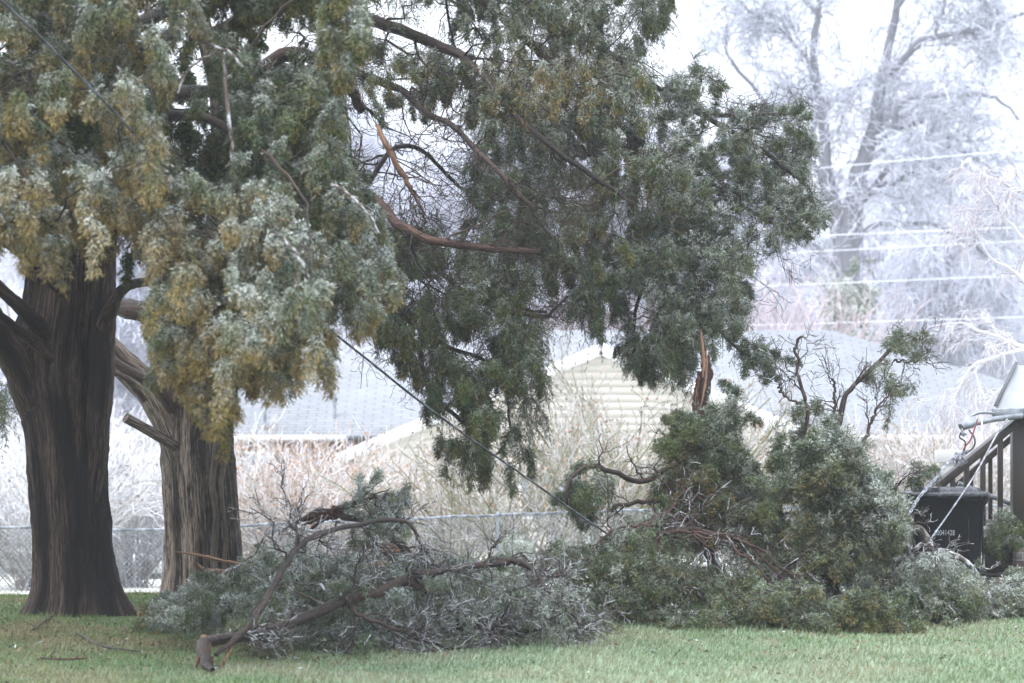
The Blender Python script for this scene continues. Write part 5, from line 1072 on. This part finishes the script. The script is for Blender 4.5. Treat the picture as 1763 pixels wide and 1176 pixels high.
# ------------------------------------------------------------------ wheelie bin
def bin_():
    d = 24.3; xc = (1628 - CX) * d / F; e = empty('wheelie_bin', (xc, d, float(Z(xc, d))), 'black wheeled rubbish bin numbered S0041428 beside the stair', 'bin')
    rz = radians(-6)
    e.rotation_euler = (0, 0, rz)
    Mb = mat('black_plastic', lambda n, b: (n.links.new(ramp(n, noise(n, coords(n, (40, 40, 40)), 1, 4), [(.4, (.004, .005, .008)), (.75, (.014, .016, .022))]), b.inputs['Base Color']), bump(n, b, noise(n, coords(n, (120, 120, 120)), 1, 2), .3, .003)), Roughness=.5, Specular_IOR_Level=.25)
    Ml = mat('wet_lid', lambda n, b: (n.links.new(ramp(n, noise(n, coords(n, (25, 25, 25)), 1, 5), [(.5, (.006, .007, .011)), (.7, (.07, .08, .10))]), b.inputs['Base Color'])), Roughness=.2)
    def loft(g, secs):
        R = []
        for (z, wx, y0, y1, rc) in secs:
            pts = []
            for cx_, cy_, a0 in ((wx / 2 - rc, y0 + rc, -90), (wx / 2 - rc, y1 - rc, 0), (-wx / 2 + rc, y1 - rc, 90), (-wx / 2 + rc, y0 + rc, 180)):
                for k in range(6):
                    a = radians(a0 + 90 * k / 5); pts.append((cx_ + rc * math.cos(a), cy_ + rc * math.sin(a), z))
            R.append(pts)
        m = 24; V = [p for r in R for p in r]; Fq = [[i * m + j, i * m + (j + 1) % m, (i + 1) * m + (j + 1) % m, (i + 1) * m + j] for i in range(len(R) - 1) for j in range(m)]
        g.add(V, Fq)
        for idx, fl in ((0, 1), (len(R) - 1, 0)):
            r = np.array(R[idx]); c = r.mean(0); g.add(np.vstack([r, c + (r - c) * .02]), [[j, (j + 1) % m, m + (j + 1) % m, m + j] for j in range(m)])
    def here(g, name, mt, sm=False, bv=0, par=e):
        o = g.build(name, mt, None, sm, bevel=bv); o.parent = par; return o
    g = Geo(); loft(g, [(.02, .56, -.28, .26, .05), (.5, .62, -.33, .33, .06), (.93, .68, -.38, .40, .06), (.95, .72, -.40, .42, .06), (.99, .74, -.42, .44, .06), (1.0, .74, -.42, .44, .06)]); here(g, 'body', Mb)
    g = Geo(); loft(g, [(1.004, .76, -.45, .46, .07), (1.035, .77, -.46, .46, .07), (1.05, .74, -.44, .44, .07), (1.052, .62, -.36, .36, .06), (1.085, .58, -.34, .34, .06), (1.09, .50, -.28, .28, .06)])
    lid = here(g, 'lid', Ml)
    g = Geo(); g.tubes(np.array([[-.3, .49, 1.0], [.3, .49, 1.0]]), [.017, .017], 10, cap=True)
    for s in (-1, 1): g.box((s * .24, .465, .99), (.04, .06, .04))
    here(g, 'handle', Mb)
    for x in (-.34, -.2, .2, .34): g = Geo(); g.box((x * .93, -.33 - .02, .62), (.012, .03, .5)); here(g, 'rib', Mb)
    for s in (-1, 1):
        g = Geo(); g.tubes(np.array([[s * .27, .28, .13], [s * .33, .28, .13]]), [.13, .13], 20, cap=True); here(g, 'wheel', mat('tyre'))
    cu = bpy.data.curves.new('number', 'FONT'); cu.body = 'S0041428'; cu.size = .062; cu.align_x = 'CENTER'; cu.extrude = .0015; cu.space_character = 1.05
    to = bpy.data.objects.new('n', cu); COL.objects.link(to); bpy.context.view_layer.update()
    me = bpy.data.meshes.new_from_object(to.evaluated_get(bpy.context.evaluated_depsgraph_get())); bpy.data.objects.remove(to)
    me.materials.clear(); me.materials.append(mat('stamped_white', Base_Color=(.36, .39, .43, 1), Roughness=.6))
    o = bpy.data.objects.new('number', me); COL.objects.link(o); o.parent = e
    tilt = math.atan2(.05, .43); o.rotation_euler = (radians(90) + tilt * .0 + math.atan2(.05, .43), 0, 0); o.scale = (.72, 1.15, 1)
    zt = .655; o.location = (-.03, -.33 - .05 * (zt - .5) / .43 - .006, zt)
    o.rotation_euler = (radians(90) + math.atan2(.05, .43), 0, 0)
bin_()

# ------------------------------------------------------------------ porch stair
def woodm(n, b):
    h = noise(n, coords(n, (14, 14, 2)), 1, 5); n.links.new(ramp(n, h, [(.3, (.008, .006, .005)), (.6, (.026, .017, .014)), (.8, (.055, .037, .03))]), b.inputs['Base Color']); bump(n, b, h, .4, .005)
M_wood = mat('wet_dark_wood', woodm, Roughness=.35)
def porch():
    e = empty('porch_stair', P(1745, 1060, 25.3), 'dark wet wooden porch stair with sloping rail and brick pier at the right edge', 'stair')
    def B(a, b, wd, hg, name, mt=M_wood):
        g = Geo(); g.beam(P(*a), P(*b), wd, hg, (0, 0, 1) if abs(P(*a)[2] - P(*b)[2]) < 1.2 or abs(P(*a)[0] - P(*b)[0]) > .2 else (0, 1, 0)); return g.build(name, mt, e, bevel=.004)
    d = 25.2
    B((1754, 926, d), (1754, 716, d), .14, .14, 'post'); B((1850, 926, d), (1850, 716, d), .12, .12, 'post')
    B((1748, 728, d - .1), (1598, 850, d - .4), .09, .075, 'handrail')
    B((1752, 745, d + .95), (1640, 842, d + .9), .04, .06, 'handrail')
    for (px, y0, y1) in ((1722, 752, 888), (1692, 775, 905), (1664, 796, 860), (1640, 815, 860)):
        B((px, y0, d), (px, y1, d), .05, .05, 'baluster')
    for (px, y0, y1) in ((1672, 810, 870), (1705, 780, 900)): B((px, y0, d + 1), (px, y1, d + 1), .04, .04, 'baluster')
    g = Geo(); a, r = limb([(1650, 832, d + .3, 4.2), (1700, 852, d + .3, 4.2), (1790, 886, d + .3, 4.2)], K=8); g.tubes(a, r, 10, cap=True); g.build('pipe_rail', M_metal, e, True)
    B((1690, 950, d), (1760, 885, d), .05, .16, 'stringer'); B((1695, 968, d + .1), (1770, 962, d + .1), .05, .22, 'beam')
    B((1700, 985, d + .1), (1660, 1010, d + .1), .05, .2, 'stringer')
    B((1737, 975, d + .15), (1737, 1040, d + .15), .10, .10, 'footing_post')
    for (px, py) in ((1690, 985), (1715, 940), (1740, 900)):
        g = Geo(); g.box(P(px, py, d + .6), (.32, 1.1, .04)); g.build('tread', M_wood, e, bevel=.003)
    g = Geo(); g.box(P(1790, 930, d + .05) , (.62, .42, .05)); g.build('pier_cap', M_wood, e, bevel=.004)
    def b2(n, b):
        co = coords(n, (1, 1, 1), 'tc'); mp = N(n, 'Mapping'); mp.inputs['Rotation'].default_value = (radians(90), 0, 0); n.links.new(co, mp.inputs[0])
        br = N(n, 'TexBrick', i_Scale=1.0); br.inputs['Brick Width'].default_value = .2; br.inputs['Row Height'].default_value = .07; br.inputs['Mortar Size'].default_value = .007
        br.inputs['Color1'].default_value = (.10, .045, .035, 1); br.inputs['Color2'].default_value = (.2, .16, .15, 1); br.inputs['Mortar'].default_value = (.3, .3, .3, 1)
        n.links.new(mp.outputs[0], br.inputs['Vector'])
        c = mixc(n, ramp(n, noise(n, co, 7, 5), [(.45, (0, 0, 0)), (.6, (1, 1, 1))]), br.outputs[0], (.34, .36, .38)); n.links.new(c, b.inputs['Base Color'])
    c = P(1790, 935, d + .05); zb_ = float(Z(c[0], c[1])) - .1; zt = c[2] - .03
    g = Geo(); g.box((c[0] + .01, c[1], (zb_ + zt) / 2), (.55, .36, zt - zb_)); g.build('brick_pier', mat('peeling_brick', b2, Roughness=.8), e)
    # porch roof: sloping hood and fascia
    M_hood = mat('grey_hood', lambda n, b: n.links.new(mixc(n, noise(n, coords(n, (3, 3, 3)), 1, 4), (.34, .37, .41), (.46, .49, .53)), b.inputs['Base Color']), Roughness=.4)
    p = empty('porch_roof', P(1760, 716, 25), 'pale grey porch roof end cut by the right edge above the stair', 'roof')
    g = Geo(); A = [P(1714, 704, 24.8), P(1990, 700, 24.8), P(1990, 628, 26.2), P(1750, 629, 26.2)]; bt = [v - np.array([0, 0, .035]) for v in A]
    g.add(A + bt, [[0, 1, 2, 3], [7, 6, 5, 4], [0, 4, 5, 1], [1, 5, 6, 2], [2, 6, 7, 3], [3, 7, 4, 0]]); g.build('panel', M_hood, p)
    g = Geo(); g.beam(P(1708, 710, 24.8), P(1990, 708, 24.8), .06, .075); g.build('fascia', M_metal, p, bevel=.005)
    g = Geo(); g.beam(P(1750, 629, 26.2) + [0, 0, .03], P(1714, 704, 24.8) + [0, 0, .03], .03, .015); g.build('edge_strip', M_dark, p)
    # service mast and loose cables
    m = empty('service_mast', P(1690, 725, 24.9), 'grey conduit weatherhead sticking out under the porch roof', 'conduit')
    g = Geo(); a, r = limb([(1760, 716, 24.75, 5), (1710, 722, 24.7, 5), (1668, 731, 24.6, 5.5)], K=10); g.tubes(a, r, 12, cap=True); g.build('conduit', M_metal, m, True)
    g = Geo(); a, r = limb([(1674, 730, 24.6, 7), (1662, 732, 24.58, 8), (1655, 736, 24.56, 7)], K=8); g.tubes(a, r, 12, cap=True); g.build('weatherhead', M_metal, m, True)
    g = Geo(); a, r = limb([(1672, 716, 24.7, 1.5), (1690, 710, 24.7, 3), (1712, 712, 24.7, 2)], K=8); g.tubes(a, r, 8, cap=True); g.build('bracket', M_metal, m, True)
    M_red = mat('red_wire', Base_Color=(.2, .04, .05, 1), Roughness=.3)
    for i, (pts, mt, lb) in enumerate([
        ([(1660, 738, 24.55, 1.6), (1652, 752, 24.5, 1.6), (1662, 762, 24.5, 1.5), (1658, 785, 24.5, 1.5)], M_cable, 'black lead looping short below the weatherhead'),
        ([(1683, 722, 24.55, 1.4), (1672, 755, 24.5, 1.5), (1660, 772, 24.5, 1.4), (1656, 792, 24.5, 1.4)], M_red, 'red lead hanging from the weatherhead'),
        ([(1668, 740, 24.55, 1.6), (1678, 755, 24.5, 1.6), (1676, 770, 24.5, 1.5), (1662, 782, 24.5, 1.5)], M_cable, 'black lead bowing right below the weatherhead'),
        ([(1690, 720, 24.55, 1.3), (1691, 740, 24.5, 1.3), (1687, 765, 24.5, 1.3)], M_wire, 'pale lead hanging beside the red one'),
        ([(1656, 738, 24.55, 2), (1660, 750, 24.5, 2), (1654, 745, 24.5, 2), (1664, 748, 24.5, 1.8)], M_metal, 'coiled grey strap at the weatherhead mouth'),
        ([(1734, 722, 24.6, 1.6), (1715, 750, 24.3, 1.6), (1680, 815, 23.9, 1.5), (1640, 875, 23.5, 1.5), (1604, 926, 23.2, 1.5)], M_icemetal, 'iced straight wire crossing in front of the bin')]):
        g = Geo(); a, r = limb(pts, K=24); g.tubes(a, r, 8); tagit(g.build('cable', mt, None, True), lb, 'cable', 'loose service cables by the porch')
    # twisted triplex
    a, r = limb([(1668, 776, 24.5, 2), (1640, 790, 24.3, 2), (1610, 825, 24, 2), (1580, 860, 23.7, 2), (1560, 895, 23.4, 2), (1540, 915, 23.2, 2)], K=90)
    g = Geo(); t = np.linspace(0, 1, 90)
    for k in range(3):
        ph = t * 44 + k * 2.094; off = np.stack([np.cos(ph), np.sin(ph) * .6, np.sin(ph)], -1) * .009; g.tubes(a + off, np.full(90, .0065), 6)
    r_ = np.random.default_rng(8)
    for k in range(7):
        c = P(1650 + r_.uniform(-10, 14), 786 + r_.uniform(-8, 10), 24.45); th = np.linspace(0, 6.5, 20); s_ = r_.uniform(.03, .07)
        u = nrm(r_.standard_normal(3)); v = nrm(np.cross(u, r_.standard_normal(3))); g.tubes(c + s_ * (np.cos(th)[:, None] * u + np.sin(th)[:, None] * v), np.full(20, .006), 5)
    tagit(g.build('twisted_cable', M_icemetal, None, True), 'iced twisted service cable with a tangled knot dropping left of the stair rail', 'cable', 'loose service cables by the porch')
    j = empty('meter_box', P(1632, 820, 27), 'small pale box on a stand behind the sloping handrail', 'box')
    g = Geo(); g.box(P(1632, 786, 27), (.25, .2, .13)); g.build('housing', M_white, j, bevel=.01)
    g = Geo(); g.box(P(1635, 808, 27), (.16, .14, .12)); g.build('collar', M_white, j, bevel=.01)
    g = Geo(); c = P(1635, 815, 27); z0 = float(Z(c[0], 27)) - .05; g.box((c[0], 27, (z0 + c[2]) / 2), (.09, .09, c[2] - z0)); g.build('stand', M_metal, j)
porch()

# ------------------------------------------------------------------ the freezing air
def haze():
    me = bpy.data.meshes.new('haze'); x0, x1, y0, y1, z0, z1 = -410, 410, -8, 705, -3.2, 26
    v = [(x, y, z) for z in (z0, z1) for x, y in ((x0, y0), (x1, y0), (x1, y1), (x0, y1))]
    me.from_pydata(v, [], [[0, 3, 2, 1], [4, 5, 6, 7], [0, 1, 5, 4], [1, 2, 6, 5], [2, 3, 7, 6], [3, 0, 4, 7]])
    m = bpy.data.materials.new('freezing_haze'); m.use_nodes = True; n = m.node_tree; n.nodes.clear()
    o = n.nodes.new('ShaderNodeOutputMaterial'); p = n.nodes.new('ShaderNodeVolumePrincipled')
    p.inputs['Color'].default_value = (.93, .95, 1, 1); p.inputs['Density'].default_value = HAZE; p.inputs['Anisotropy'].default_value = .2
    n.links.new(p.outputs[0], o.inputs['Volume'])
    tagit(link('haze', me, m), 'thin pale freezing haze fading the far trees', 'haze', None, 'stuff')
HAZE = .0011
haze()
